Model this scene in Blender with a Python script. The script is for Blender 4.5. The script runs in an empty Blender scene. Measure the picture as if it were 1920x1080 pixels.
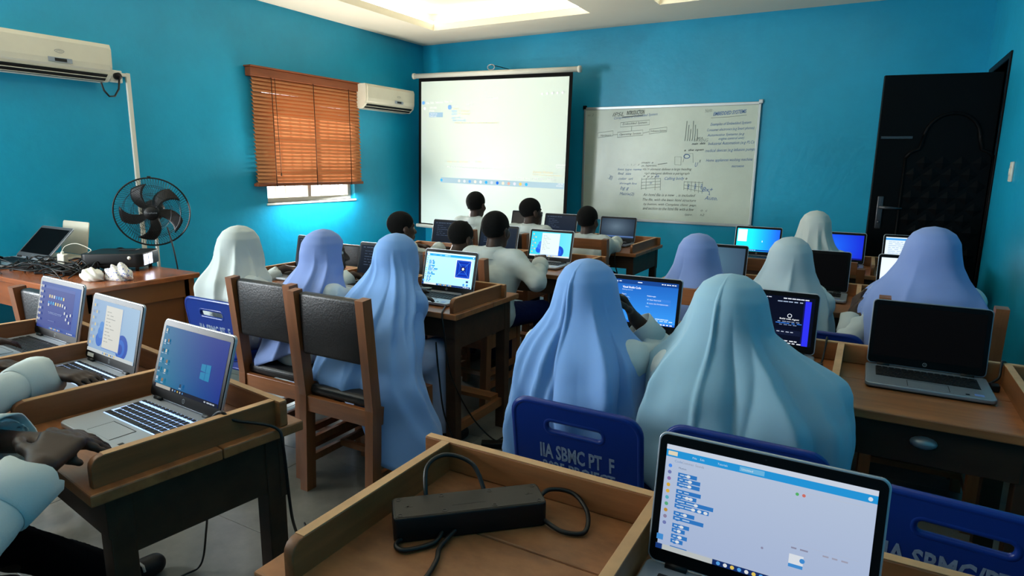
import bpy, bmesh, math, random
import numpy as np
from math import sin, cos, pi, radians
from mathutils import Matrix, Vector, Euler

# ------------------------------------------------------------------ camera, world, lights, exposure
scene = bpy.context.scene
COL = scene.collection
CAM_H = 1.43
cam_d = bpy.data.cameras.new('camera'); cam = bpy.data.objects.new('camera', cam_d); COL.objects.link(cam)
cam_d.sensor_width = 36; cam_d.lens = 36 * 1184.6 / 1920; cam_d.clip_start = 0.02
_yaw, _pit, _rol = radians(29.2), radians(10.975), radians(0.717)
_f = Vector((-sin(_yaw) * cos(_pit), cos(_yaw) * cos(_pit), -sin(_pit)))
_r = Vector((cos(_yaw), sin(_yaw), 0)); _u = _r.cross(_f)
_R = cos(_rol) * _r + sin(_rol) * _u; _U = -sin(_rol) * _r + cos(_rol) * _u
cam.matrix_world = Matrix(((_R.x, _U.x, -_f.x, 0), (_R.y, _U.y, -_f.y, 0), (_R.z, _U.z, -_f.z, CAM_H), (0, 0, 0, 1)))
scene.camera = cam
vs = scene.view_settings
vs.view_transform = 'Standard'; vs.look = 'None'; vs.gamma = 1; vs.use_curve_mapping = False
vs.exposure = 0.12
world = bpy.data.worlds.new('daylight'); scene.world = world; world.use_nodes = True
_bg = world.node_tree.nodes['Background']; _bg.inputs[0].default_value = (0.86, 0.94, 1.0, 1); _bg.inputs[1].default_value = 4.0
COVE = 8.5

def area(name, loc, rot, sx, sy, power, color):
    l = bpy.data.lights.new(name, 'AREA'); l.shape = 'RECTANGLE'; l.size = sx; l.size_y = sy; l.energy = power; l.color = color
    o = bpy.data.objects.new(name, l); o.location = loc; o.rotation_euler = rot; COL.objects.link(o); return o
# daylight from the window in view, plus added fill lamps for room and ceiling
area('window_light_front', (-4.93, 4.83, 1.15), Vector((.42, .05, -.9)).to_track_quat('-Z', 'Y').to_euler(), 1.1, 0.2, 34, (0.90, 0.97, 1.0))
area('rear_fill_light', (-4.98, -0.3, 1.55), Vector((.66, .50, .56)).to_track_quat('-Z', 'Y').to_euler(), 1.1, 1.2, 230, (0.92, 0.97, 1.0))  # added fill lamp at the unseen window, tilted up to brighten the ceiling
area('ceiling_fill_light', (-4.72, 4.83, 1.10), Vector((.66, -.12, .74)).to_track_quat('-Z', 'Y').to_euler(), 1.1, 0.2, 45, (1.0, 0.93, 0.82))  # added lamp, warm and aimed up, to brighten the ceiling
sun_d = bpy.data.lights.new('sun', 'SUN'); sun_d.energy = 22.0; sun_d.angle = 0.01; sun_d.color = (1, 0.93, 0.8)
sun = bpy.data.objects.new('sun', sun_d); COL.objects.link(sun)
sun.rotation_euler = Vector((0.62, 0.16, -0.77)).to_track_quat('-Z', 'Y').to_euler()

# ------------------------------------------------------------------ materials
def lin(c):
    return tuple((x / 255 / 12.92 if x / 255 <= 0.04045 else ((x / 255 + 0.055) / 1.055) ** 2.4) for x in c)
MATS = {}
def mat(name, srgb, rough=0.5, spec=0.5, metal=0.0, noise=0.0, nscale=(8, 8, 8), bump=0.0, bscale=60, dark=None, trans=0.0, sheen=0.0, emit=None, coat=0.0):
    if name in MATS: return MATS[name]
    m = bpy.data.materials.new(name); m.use_nodes = True; nt = m.node_tree; b = nt.nodes['Principled BSDF']
    c = lin(srgb); b.inputs['Base Color'].default_value = (*c, 1); b.inputs['Roughness'].default_value = rough
    b.inputs['Specular IOR Level'].default_value = spec; b.inputs['Metallic'].default_value = metal
    if coat: b.inputs['Coat Weight'].default_value = coat; b.inputs['Coat Roughness'].default_value = 0.25
    if sheen: b.inputs['Sheen Weight'].default_value = sheen
    if emit: b.inputs['Emission Color'].default_value = (*lin(emit[0]), 1); b.inputs['Emission Strength'].default_value = emit[1]
    if noise or bump:
        tc = nt.nodes.new('ShaderNodeTexCoord'); mp = nt.nodes.new('ShaderNodeMapping'); mp.inputs['Scale'].default_value = nscale
        nt.links.new(tc.outputs['Object'], mp.inputs['Vector'])
        if noise:
            nz = nt.nodes.new('ShaderNodeTexNoise'); nz.inputs['Scale'].default_value = 1.0; nz.inputs['Detail'].default_value = 6; nz.inputs['Roughness'].default_value = 0.62
            nt.links.new(mp.outputs[0], nz.inputs['Vector'])
            rp = nt.nodes.new('ShaderNodeValToRGB'); rp.color_ramp.elements[0].position = 0.3; rp.color_ramp.elements[1].position = 0.7
            d = lin(dark) if dark else tuple(x * (1 - noise) for x in c)
            l = tuple(min(1, x * (1 + noise * 0.6)) for x in c)
            rp.color_ramp.elements[0].color = (*d, 1); rp.color_ramp.elements[1].color = (*l, 1)
            nt.links.new(nz.outputs['Fac'], rp.inputs[0]); nt.links.new(rp.outputs[0], b.inputs['Base Color'])
        if bump:
            nb = nt.nodes.new('ShaderNodeTexNoise'); nb.inputs['Scale'].default_value = bscale; nb.inputs['Detail'].default_value = 4
            nt.links.new(tc.outputs['Object'], nb.inputs['Vector'])
            bn = nt.nodes.new('ShaderNodeBump'); bn.inputs['Strength'].default_value = bump; bn.inputs['Distance'].default_value = 0.01
            nt.links.new(nb.outputs['Fac'], bn.inputs['Height']); nt.links.new(bn.outputs[0], b.inputs['Normal'])
    if trans:
        out = nt.nodes['Material Output']; tr = nt.nodes.new('ShaderNodeBsdfTranslucent'); tr.inputs[0].default_value = (*c, 1)
        mx = nt.nodes.new('ShaderNodeMixShader'); mx.inputs[0].default_value = trans
        nt.links.new(b.outputs[0], mx.inputs[1]); nt.links.new(tr.outputs[0], mx.inputs[2]); nt.links.new(mx.outputs[0], out.inputs[0])
    MATS[name] = m; return m

WALL = mat('painted_blue_wall', (12, 150, 188), 0.42, 0.4, noise=0.14, nscale=(1.3, 1.3, 1.3), bump=0.25, bscale=14)
CEIL = mat('ceiling_paint', (236, 226, 206), 0.8, 0.2, noise=0.05, nscale=(1, 1, 1))
COVEM = mat('cove_paint', (232, 232, 208), 0.7, 0.2)
LED = mat('led_strip', (255, 255, 250), emit=((248, 255, 240), COVE))
WOODX = mat('desk_wood_x', (150, 95, 54), 0.42, 0.45, noise=0.38, nscale=(1.5, 22, 22), bump=0.06, bscale=70, coat=0.15)
WOODY = mat('desk_wood_y', (134, 84, 48), 0.45, 0.4, noise=0.34, nscale=(24, 1.6, 24), bump=0.06, bscale=70, coat=0.1)
WOODZ = mat('desk_wood_z', (122, 80, 48), 0.5, 0.4, noise=0.38, nscale=(24, 24, 1.6), bump=0.06, bscale=70)
EDGE = mat('toplit_pale_edge', (196, 152, 108), 0.5, 0.3, noise=0.2, nscale=(10, 10, 10))  # pale strips: overhead light on divider and rail tops put into colour
WOODD = mat('shade_darkened_wood', (66, 45, 31), 0.5, 0.3, noise=0.35, nscale=(3, 14, 14))  # darker copy of the desk wood; shade under the tabletop is in the colour
WORN = mat('worn_desk_wood', (150, 100, 62), 0.5, 0.4, noise=0.5, nscale=(4, 7, 7), bump=0.06, bscale=60, dark=(100, 62, 36))
CHW = mat('chair_wood', (128, 78, 44), 0.4, 0.45, noise=0.35, nscale=(20, 20, 2), coat=0.15)
CHWX = mat('chair_wood_x', (134, 82, 46), 0.4, 0.45, noise=0.35, nscale=(2, 20, 20), coat=0.15)
TEAK = mat('table_wood', (150, 84, 44), 0.25, 0.5, noise=0.3, nscale=(1.2, 14, 14), coat=0.35)
TEAKD = mat('table_panel_wood', (128, 78, 36), 0.4, 0.4, noise=0.25, nscale=(10, 1.5, 1.5))
PAD = mat('black_leatherette', (22, 22, 24), 0.42, 0.4, bump=0.15, bscale=120)
BLUEP = mat('blue_plastic', (10, 44, 124), 0.32, 0.45)
DMETAL = mat('dark_metal', (30, 31, 34), 0.4, 0.5, metal=0.6)
PAINTW = mat('stencil_paint', (128, 144, 172), 0.7, 0.2, noise=0.25, nscale=(60, 60, 60))
ALU = mat('silver_laptop_shell', (176, 182, 190), 0.35, 0.5, metal=0.55)
ALU2 = mat('grey_laptop_shell', (140, 148, 158), 0.4, 0.5, metal=0.5)
BEZ = mat('black_bezel', (6, 6, 7), 0.4, 0.15)
BEZ2 = mat('grey_bezel', (78, 78, 80), 0.4, 0.4)
KEY = mat('key_black', (22, 23, 26), 0.5, 0.3)
KGLOW = mat('key_backlight', (200, 215, 255), emit=((150, 190, 255), 1.1))
KDARK = mat('keyboard_well', (30, 31, 34), 0.5, 0.3)
LOGO = mat('logo_silver', (150, 154, 158), 0.3, 0.5, metal=0.4)
STICK = mat('blue_sticker', (120, 150, 215), 0.4, 0.3)
WPLAS = mat('white_plastic', (206, 204, 192), 0.45, 0.4)
ACM = mat('aged_white_plastic', (205, 200, 182), 0.38, 0.4, noise=0.06, nscale=(4, 4, 4))
BLACK = mat('black_plastic', (13, 13, 14), 0.45, 0.3)
RUB = mat('black_cable', (12, 12, 13), 0.45, 0.4)
DOORM = mat('black_steel_door', (6, 6, 7), 0.5, 0.1)
DOORH = mat('door_handle_grey', (70, 72, 76), 0.35, 0.5, metal=0.5)
SLAT = mat('blind_slat', (206, 150, 106), 0.9, 0.05, trans=0.42)
SLATD = mat('blind_wood', (128, 70, 40), 0.5, 0.3, noise=0.2, nscale=(30, 3, 30))
CORD = mat('blind_cord', (70, 44, 28), 0.7, 0.2)
SCRM = mat('screen_fabric', (216, 228, 220), 0.85, 0.1)
BORD = mat('screen_border', (10, 10, 11), 0.8, 0.1)
BOARD = mat('whiteboard_surface', (190, 202, 190), 0.3, 0.4, noise=0.10, nscale=(2.2, 2.2, 2.2))
ALUF = mat('aluminium_frame', (178, 184, 186), 0.35, 0.5, metal=0.6)
INKB = mat('blue_ink', (88, 120, 170), 0.7, 0.1)
INKK = mat('black_ink', (92, 98, 96), 0.7, 0.1)
INKF = mat('faded_ink', (142, 152, 146), 0.7, 0.1)
SKIN = mat('dark_skin', (54, 37, 29), 0.48, 0.35, noise=0.10, nscale=(9, 9, 9))
HAIR = mat('black_hair', (10, 10, 10), 0.85, 0.15, bump=0.6, bscale=260)
EYEW = mat('eye_white', (205, 200, 190), 0.25, 0.5)
SHIRT = mat('white_shirt', (184, 194, 194), 0.85, 0.1, bump=0.1, bscale=300)
SHIRTB = mat('cool_white_sleeve', (196, 208, 210), 0.85, 0.1, bump=0.1, bscale=300)
NAVY = mat('navy_trousers', (16, 26, 66), 0.85, 0.1)
DARKT = mat('dark_trousers', (14, 15, 20), 0.9, 0.1)
SHOE = mat('shoe_black', (20, 20, 22), 0.5, 0.3)
SHOEW = mat('shoe_white', (190, 188, 180), 0.6, 0.2)
HLAV = mat('lavender_blue_cloth', (128, 172, 230), 0.8, 0.12, sheen=0.2, trans=0.14)
HLAV2 = mat('lavender_cloth', (130, 154, 210), 0.8, 0.12, sheen=0.2, trans=0.14)
HTEAL = mat('pale_teal_cloth', (150, 190, 210), 0.8, 0.12, sheen=0.2, trans=0.14)
HWHITE = mat('white_cloth', (188, 198, 196), 0.8, 0.12, sheen=0.2, trans=0.14)
HGREY = mat('greyish_white_cloth', (172, 192, 200), 0.8, 0.12, sheen=0.2, trans=0.14)
GOWN = mat('pale_blue_gown', (176, 188, 220), 0.85, 0.1, trans=0.05)
RAG = mat('white_rag', (214, 212, 204), 0.9, 0.1)
RAGB = mat('rag_print_blue', (84, 104, 190), 0.9, 0.1)
PENB = mat('pen_blue', (30, 110, 190), 0.35, 0.5)
OUTW = mat('outside_wall', (214, 206, 190), 0.9, 0.1)

def tile_floor():
    m = bpy.data.materials.new('floor_tile'); m.use_nodes = True; nt = m.node_tree; b = nt.nodes['Principled BSDF']
    tc = nt.nodes.new('ShaderNodeTexCoord')
    nz = nt.nodes.new('ShaderNodeTexNoise'); nz.inputs['Scale'].default_value = 3.2; nz.inputs['Detail'].default_value = 8; nz.inputs['Roughness'].default_value = 0.65
    nt.links.new(tc.outputs['Object'], nz.inputs['Vector'])
    rp = nt.nodes.new('ShaderNodeValToRGB'); rp.color_ramp.elements[0].position = 0.32; rp.color_ramp.elements[1].position = 0.72
    rp.color_ramp.elements[0].color = (*lin((84, 84, 80)), 1); rp.color_ramp.elements[1].color = (*lin((126, 124, 116)), 1)
    nt.links.new(nz.outputs['Fac'], rp.inputs[0]); nt.links.new(rp.outputs[0], b.inputs['Base Color'])
    b.inputs['Roughness'].default_value = 0.3; b.inputs['Specular IOR Level'].default_value = 0.45
    return m
TILE = tile_floor()
GROUT = mat('grout', (140, 138, 130), 0.8, 0.2)
def glow_material():
    m = bpy.data.materials.new('lit_display'); m.use_nodes = True; nt = m.node_tree; b = nt.nodes['Principled BSDF']
    a = nt.nodes.new('ShaderNodeAttribute'); a.attribute_name = 'Col'
    b.inputs['Base Color'].default_value = (0.0012, 0.0012, 0.0014, 1); b.inputs['Roughness'].default_value = 0.5; b.inputs['Specular IOR Level'].default_value = 0.03
    nt.links.new(a.outputs['Color'], b.inputs['Emission Color']); b.inputs['Emission Strength'].default_value = 1.0
    return m
GLOW = glow_material()
def glass_material():
    m = bpy.data.materials.new('window_glass'); m.use_nodes = True; nt = m.node_tree; b = nt.nodes['Principled BSDF']
    b.inputs['Base Color'].default_value = (0.9, 0.95, 0.95, 1); b.inputs['Roughness'].default_value = 0.03
    tr = nt.nodes.new('ShaderNodeBsdfTransparent'); mx = nt.nodes.new('ShaderNodeMixShader'); mx.inputs[0].default_value = 0.08
    nt.links.new(tr.outputs[0], mx.inputs[1]); nt.links.new(b.outputs[0], mx.inputs[2]); nt.links.new(mx.outputs[0], nt.nodes['Material Output'].inputs[0])
    return m
GLASS = glass_material()

# ------------------------------------------------------------------ mesh helpers
class MB:
    def __init__(s): s.v = []; s.f = []; s.m = []
    def add(s, vs_, fs, mi=0):
        o = len(s.v); s.v.extend([tuple(p) for p in vs_]); s.f.extend([tuple(i + o for i in f) for f in fs]); s.m.extend([mi] * len(fs)); return s
    def box(s, x0, x1, y0, y1, z0, z1, mi=0, b=0.0):
        if b <= 0:
            vs_ = [(x, y, z) for z in (z0, z1) for y in (y0, y1) for x in (x0, x1)]
            return s.add(vs_, [(0, 2, 3, 1), (4, 5, 7, 6), (0, 1, 5, 4), (2, 6, 7, 3), (0, 4, 6, 2), (1, 3, 7, 5)], mi)
        bm = bmesh.new(); bmesh.ops.create_cube(bm, size=1)
        for v in bm.verts:
            v.co = Vector(((x0 + x1) / 2 + v.co.x * (x1 - x0), (y0 + y1) / 2 + v.co.y * (y1 - y0), (z0 + z1) / 2 + v.co.z * (z1 - z0)))
        bmesh.ops.bevel(bm, geom=bm.edges[:], offset=min(b, 0.45 * min(x1 - x0, y1 - y0, z1 - z0)), segments=2, affect='EDGES', profile=0.5)
        return s.bm(bm, mi)
    def bm(s, bm, mi=0):
        bm.verts.index_update()
        s.add([v.co[:] for v in bm.verts], [[v.index for v in f.verts] for f in bm.faces], mi); bm.free(); return s
    def mesh(s, me, M=None, mi=0):
        vs_ = [(M @ v.co) if M else v.co for v in me.vertices]
        return s.add(vs_, [list(p.vertices) for p in me.polygons], mi)
    def beam(s, p0, p1, w, d, mi=0, up=(0, 1, 0)):
        p0, p1 = Vector(p0), Vector(p1); a = (p1 - p0).normalized(); u = Vector(up); sx = a.cross(u)
        if sx.length < 1e-4: sx = a.cross(Vector((1, 0, 0)))
        sx.normalize(); sy = sx.cross(a).normalized(); vs_ = []
        for p in (p0, p1):
            for i, j in ((-1, -1), (1, -1), (1, 1), (-1, 1)): vs_.append(p + sx * (i * w / 2) + sy * (j * d / 2))
        return s.add(vs_, [(3, 2, 1, 0), (4, 5, 6, 7), (0, 1, 5, 4), (1, 2, 6, 5), (2, 3, 7, 6), (3, 0, 4, 7)], mi)
    def tube(s, pts, r, n=8, mi=0, cap=True, closed=False):
        pts = [Vector(p) for p in pts]; N = len(pts); rs = r if hasattr(r, '__len__') else [r] * N
        vs_, fs = [], []; up = None
        for i in range(N):
            if closed: t = pts[(i + 1) % N] - pts[i - 1]
            else: t = pts[min(i + 1, N - 1)] - pts[max(i - 1, 0)]
            t.normalize()
            if up is None:
                up = t.orthogonal().normalized()
            up = (up - t * up.dot(t)); up = up.normalized() if up.length > 1e-6 else t.orthogonal().normalized()
            sd = t.cross(up)
            for k in range(n):
                a = 2 * pi * k / n; vs_.append(pts[i] + (up * cos(a) + sd * sin(a)) * rs[i])
        for i in range(N if closed else N - 1):
            for k in range(n):
                a, b_ = i * n + k, i * n + (k + 1) % n; j = ((i + 1) % N) * n
                fs.append((a, b_, j + (k + 1) % n, j + k))
        if cap and not closed:
            fs.append(tuple(range(n - 1, -1, -1))); fs.append(tuple((N - 1) * n + k for k in range(n)))
        return s.add(vs_, fs, mi)
    def cyl(s, p0, p1, r, n=16, mi=0, r1=None): return s.tube([p0, p1], [r, r if r1 is None else r1], n, mi)
    def lathe(s, prof, n=24, mi=0, M=None):
        vs_ = []; fs = []
        for r, z in prof:
            for k in range(n):
                a = 2 * pi * k / n; p = Vector((r * cos(a), r * sin(a), z)); vs_.append(M @ p if M else p)
        for i in range(len(prof) - 1):
            for k in range(n): fs.append((i * n + k, i * n + (k + 1) % n, (i + 1) * n + (k + 1) % n, (i + 1) * n + k))
        return s.add(vs_, fs, mi)
    def build(s, name, mats, parent=None, smooth=False, loc=None, rot=None, kind=None, label=None):
        me = bpy.data.meshes.new(name); me.from_pydata([tuple(v) for v in s.v], [], s.f)
        return link(name, me, mats, parent, smooth, loc, rot, kind, label, s.m)

def link(name, me, mats, parent=None, smooth=False, loc=None, rot=None, kind=None, label=None, mi=None):
    mats = mats if isinstance(mats, (list, tuple)) else [mats]
    if not me.materials:
        for m in mats: me.materials.append(m)
        if mi is not None and len(mats) > 1: me.polygons.foreach_set('material_index', mi)
        if smooth: me.polygons.foreach_set('use_smooth', [True] * len(me.polygons))
        me.update()
    o = bpy.data.objects.new(name, me); COL.objects.link(o)
    if parent: o.parent = parent
    if loc: o.location = loc
    if rot: o.rotation_euler = rot
    if kind: o['kind'] = kind
    if label: o['label'] = label
    return o

def tag(o, label, cat, group=None):
    o['label'] = label; o['category'] = cat
    if group: o['group'] = group
    return o
def thing(name, label, cat, loc=(0, 0, 0), rz=0.0, group=None):
    o = bpy.data.objects.new(name, None); COL.objects.link(o); o.location = loc; o.rotation_euler = (0, 0, rz); o.empty_display_size = 0.05
    return tag(o, label, cat, group)
def struct(name, mb, mats, parent=None, smooth=False, **k): return mb.build(name, mats, parent, smooth, kind='structure', **k)

def rrect(x0, x1, y0, y1, r, n=5, which=(1, 1, 1, 1)):
    pts = []
    for (cx, cy, a0, on) in ((x1, y0, -90, which[0]), (x1, y1, 0, which[1]), (x0, y1, 90, which[2]), (x0, y0, 180, which[3])):
        if not on: pts.append((cx, cy)); continue
        ox = cx - r if cx == x1 else cx + r; oy = cy - r if cy == y1 else cy + r
        for i in range(n + 1):
            a = radians(a0 + 90 * i / n); pts.append((ox + r * cos(a), oy + r * sin(a)))
    return pts
def plate(outlines, th, bevel=0.0, res=1):
    """solid plate with holes from 2-D outlines (lies in XY, centred on z=0)"""
    cu = bpy.data.curves.new('plate', 'CURVE'); cu.dimensions = '2D'; cu.fill_mode = 'BOTH'; cu.extrude = max(th / 2 - bevel, 0.0001)
    cu.bevel_depth = bevel; cu.bevel_resolution = res
    for o in outlines:
        sp = cu.splines.new('POLY'); sp.points.add(len(o) - 1); sp.use_cyclic_u = True
        for p, q in zip(sp.points, o): p.co = (q[0], q[1], 0, 1)
    ob = bpy.data.objects.new('plate', cu); me = bpy.data.meshes.new_from_object(ob); bpy.data.objects.remove(ob); return me
_TX = {}
def text_mesh(s, bold=0.0, shear=0.0):
    """flat lettering of cap height about 0.7, left aligned; returns verts (N,2), faces"""
    k = (s, bold, shear)
    if k not in _TX:
        cu = bpy.data.curves.new('t', 'FONT'); cu.body = s; cu.size = 1.0; cu.offset = bold; cu.shear = shear; cu.resolution_u = 2
        ob = bpy.data.objects.new('t', cu); me = bpy.data.meshes.new_from_object(ob); bpy.data.objects.remove(ob)
        _TX[k] = (np.array([v.co[:2] for v in me.vertices]).reshape(-1, 2), [list(p.vertices) for p in me.polygons]); bpy.data.meshes.remove(me)
    return _TX[k]
def text_on(mb, s, x, z, width, height, y=0.0, mi=0, bold=0.0, shear=0.0, rot=0.0):
    """lettering in the XZ plane, facing -Y, fitted to width x height, lower-left at x,z"""
    v, f = text_mesh(s, bold, shear)
    if len(v) == 0: return
    mn, mx = v.min(0), v.max(0); q = (v - mn) / np.maximum(mx - mn, 1e-6) * np.array([width, height])
    c, sn = cos(rot), sin(rot)
    mb.add([(x + a * c - b * sn, y, z + a * sn + b * c) for a, b in q], f, mi)

# ------------------------------------------------------------------ the room
XL, XR, YB, YF, ZC = -5.09, 0.74, -2.6, 6.74, 2.89
m = MB(); m.box(XL - .2, XR + .9, YB - .2, YF + .2, -0.1, -0.004); FLOOR = struct('floor', m, GROUT)
tm = MB(); tm.box(-.2985, .2985, -.2985, .2985, -0.02, 0.0, b=0.0015); tile_me = None
for i in range(-5, 6):
    for j in range(-7, 10):
        cx, cy = -2.29 + .3 + .6 * i, 1.49 + .3 + .6 * j
        if cx < XL - .3 or cx > XR + .3 or cy < YB - .3 or cy > YF + .3: continue
        if tile_me is None:
            t = tm.build('floor_tile', TILE, FLOOR, loc=(cx, cy, 0)); tile_me = t.data
        else: t = link('floor_tile', tile_me, TILE, FLOOR, loc=(cx, cy, 0))
# left wall with the window opening (y 4.23-5.43, z 1.04-2.16) and an added unseen opening for fill light
def wall_x(name, x0, x1, holes, y0=YB, y1=YF, z1=ZC):
    m = MB(); ys = y0
    for (a, b_, c, d) in sorted(holes):
        m.box(x0, x1, ys, a, 0, z1)
        if c > 0: m.box(x0, x1, a, b_, 0, c)
        m.box(x0, x1, a, b_, d, z1); ys = b_
    m.box(x0, x1, ys, y1, 0, z1)
    return struct(name, m, WALL)
wall_x('wall_left', XL - .18, XL, [(4.23, 5.43, 1.04, 2.16), (-0.9, 0.3, 0.95, 2.15)])
wall_x('wall_right', XR, XR + .16, [(5.60, 6.47, 0, 2.19)])
m = MB(); m.box(XL - .18, XR + .9, YF, YF + .15, 0, ZC); struct('wall_front', m, WALL)
m = MB(); m.box(XL - .18, XR + .9, YB - .15, YB, 0, ZC); struct('wall_back', m, WALL)
m = MB(); m.box(XR + .9, XR + 1.0, 5.0, YF, 0, ZC); m.box(XR + .16, XR + .9, 5.0, 5.1, 0, ZC); struct('wall_corridor', m, WALL)
m = MB(); m.box(XR + .16, XR + 1.0, 5.0, YF, 2.5, 2.6); struct('ceiling_corridor', m, CEIL)
# ceiling with two recessed light trays
TR = [(-4.42, -2.55, 0.9, 6.05), (-1.86, 0.02, 0.9, 6.03)]
m = MB(); z0, z1 = ZC, ZC + .07
xs = XL - .18
for (a, b_, c, d) in TR:
    m.box(xs, a, YB - .15, YF + .15, z0, z1); m.box(a, b_, YB - .15, c, z0, z1); m.box(a, b_, d, YF + .15, z0, z1); xs = b_
m.box(xs, XR + .2, YB - .15, YF + .15, z0, z1)
CE = struct('ceiling', m, CEIL)
for (a, b_, c, d) in TR:
    m = MB(); m.box(a - .12, b_ + .12, c - .12, d + .12, ZC + .20, ZC + .24)
    m.box(a - .14, a - .12, c - .12, d + .12, ZC + .07, ZC + .2); m.box(b_ + .12, b_ + .14, c - .12, d + .12, ZC + .07, ZC + .2)
    m.box(a - .12, b_ + .12, c - .14, c - .12, ZC + .07, ZC + .2); m.box(a - .12, b_ + .12, d + .12, d + .14, ZC + .07, ZC + .2)
    struct('tray_panel', m, CEIL, CE)
    m = MB(); e = .004
    m.box(a - e, a, c, d, z0, z1 + .002); m.box(b_, b_ + e, c, d, z0, z1 + .002); m.box(a, b_, c - e, c, z0, z1 + .002); m.box(a, b_, d, d + e, z0, z1 + .002)
    m2 = MB(); g = .045
    for (p, q, r_, s_) in ((a - g, a - .01, c, d), (b_ + .01, b_ + g, c, d), (a, b_, c - g, c - .01), (a, b_, d + .01, d + g)): m2.box(p, q, r_, s_, z1 + .004, z1 + .03)
    struct('led_strip', m2, LED, CE)
# window_1: white frame, two sliding panes, burglar bars outside
W1 = thing('window_1', 'daylit window with white frame behind the wooden blind', 'window'); W1['kind'] = 'structure'
m = MB(); x0, x1 = XL - .13, XL - .06
for (a, b_, c, d) in ((4.23, 4.275, 1.04, 2.16), (5.385, 5.43, 1.04, 2.16), (4.275, 5.385, 1.04, 1.085), (4.275, 5.385, 2.115, 2.16), (4.80, 4.845, 1.085, 2.115)): m.box(x0, x1, a, b_, c, d, b=.004)
m.build('window_frame', WPLAS, W1)
for a, b_ in ((4.275, 4.80), (4.845, 5.385)):
    m = MB(); m.box(XL - .10, XL - .095, a, b_, 1.085, 2.115); m.build('pane', GLASS, W1)
for k in range(9):
    y = 4.33 + k * .125; m = MB(); m.box(XL - .17, XL - .155, y, y + .014, 1.04, 2.16); m.build('window_bar', WPLAS, W1)
for k in range(3):
    z = 1.3 + k * .3; m = MB(); m.box(XL - .172, XL - .157, 4.23, 5.43, z, z + .014); m.build('window_bar', WPLAS, W1)
m = MB(); m.box(XL - .10, XL + .012, 4.215, 5.445, 1.02, 1.04, b=.004); m.build('window_sill', WPLAS, W1)
W2 = thing('fill_window', 'unseen window added for fill light, left wall near the back of the room', 'window'); W2['kind'] = 'structure'  # unseen window put in to bring fill daylight to the near half
m = MB()
for (a, b_, c, d) in ((-.9, -.855, .95, 2.15), (.255, .3, .95, 2.15), (-.855, .255, .95, .995), (-.855, .255, 2.105, 2.15), (-.32, -.28, .995, 2.105)): m.box(x0, x1, a, b_, c, d)
m.build('window_frame', WPLAS, W2)  # frame of the added unseen fill window
m = MB(); m.box(XL - .10, XL - .095, -.855, .255, .995, 2.105); m.build('pane', GLASS, W2)  # pane of the added unseen fill window
# outside ground and the wall of a neighbouring house seen below the blind
m = MB(); m.box(-14, XL - .18, -8, 14, -.1, -.02); struct('ground_outside', m, OUTW)
# the wooden venetian blind
BL = thing('venetian_blind', 'brown wooden venetian blind lowered over the daylit window', 'blind', (XL + .05, 4.78, 0))
m = MB(); m.box(-.045, .03, -.725, .725, 2.205, 2.285, b=.006); m.build('headrail', SLATD, BL)
m = MB(); m.box(-.05, .05, -.735, .735, 2.285, 2.297); m.build('valance', SLATD, BL)
sm = MB(); n = 6
prof = []
for i in range(n + 1):
    t = i / n - .5; prof.append((t * .05, .004 - .016 * t * t))
vs_, fs = [], []
for th in (0, .0028):
    for (px, pz) in prof:
        for y in (-.70, .70): vs_.append((px, y, pz + th))
for i in range(n):
    a = 2 * i; fs.append((a, a + 1, a + 3, a + 2)); b_ = a + 2 * (n + 1); fs.append((b_, b_ + 2, b_ + 3, b_ + 1))
sm.add(vs_, fs); slat_me = None; random.seed(5)
for k in range(29):
    z = 2.19 - k * .0345
    rot = (random.uniform(-.004, .004), radians(48 + random.uniform(-2, 2)), 0)
    o = sm.build('slat', SLAT, BL, True, loc=(0, 0, z), rot=rot) if slat_me is None else link('slat', slat_me, SLAT, BL, loc=(0, 0, z), rot=rot)
    slat_me = o.data
m = MB(); m.box(-.03, .03, -.715, .715, 1.205, 1.235, b=.006); m.build('bottom_rail', SLATD, BL)
for y in (-.50, 0.02, .52):
    m = MB(); m.tube([(.034, y, 2.21), (.036, y, 1.7), (.034, y, 1.2)], .004, 6); m.build('ladder_cord', CORD, BL, True)
m = MB(); m.tube([(.045, -.47, 2.21), (.05, -.465, 1.8), (.045, -.45, 1.33)], .003, 6); m.lathe([(0, 0), (.008, .004), (.006, .03), (0, .034)], 8, M=Matrix.Translation((.045, -.45, 1.30))); m.build('pull_cord', CORD, BL, True)

# doorway and the black steel door leaf standing open into the room
m = MB(); m.box(XR - .012, XR + .17, 5.555, 5.60, 0, 2.235, b=.004); m.box(XR - .012, XR + .17, 6.47, 6.515, 0, 2.235, b=.004); m.box(XR - .012, XR + .17, 5.60, 6.47, 2.19, 2.235, b=.004)
struct('trim_1', m, DOORM)
dv = Vector((0.0 - .71, 5.48 - 5.60)); dl = dv.length
DR = bpy.data.objects.new('door_1', None); COL.objects.link(DR); DR.location = (.712, 5.60, 0); DR.rotation_euler = (0, 0, math.atan2(dv.y, dv.x)); DR['kind'] = 'structure'
tag(DR, 'black steel door with embossed arch panel standing open by the corner', 'door'); DR['kind'] = 'structure'
H_ = 2.10
m = MB(); m.box(0, dl, -.022, .022, .02, H_, b=.004); m.build('door_leaf', DOORM, DR)
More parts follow.
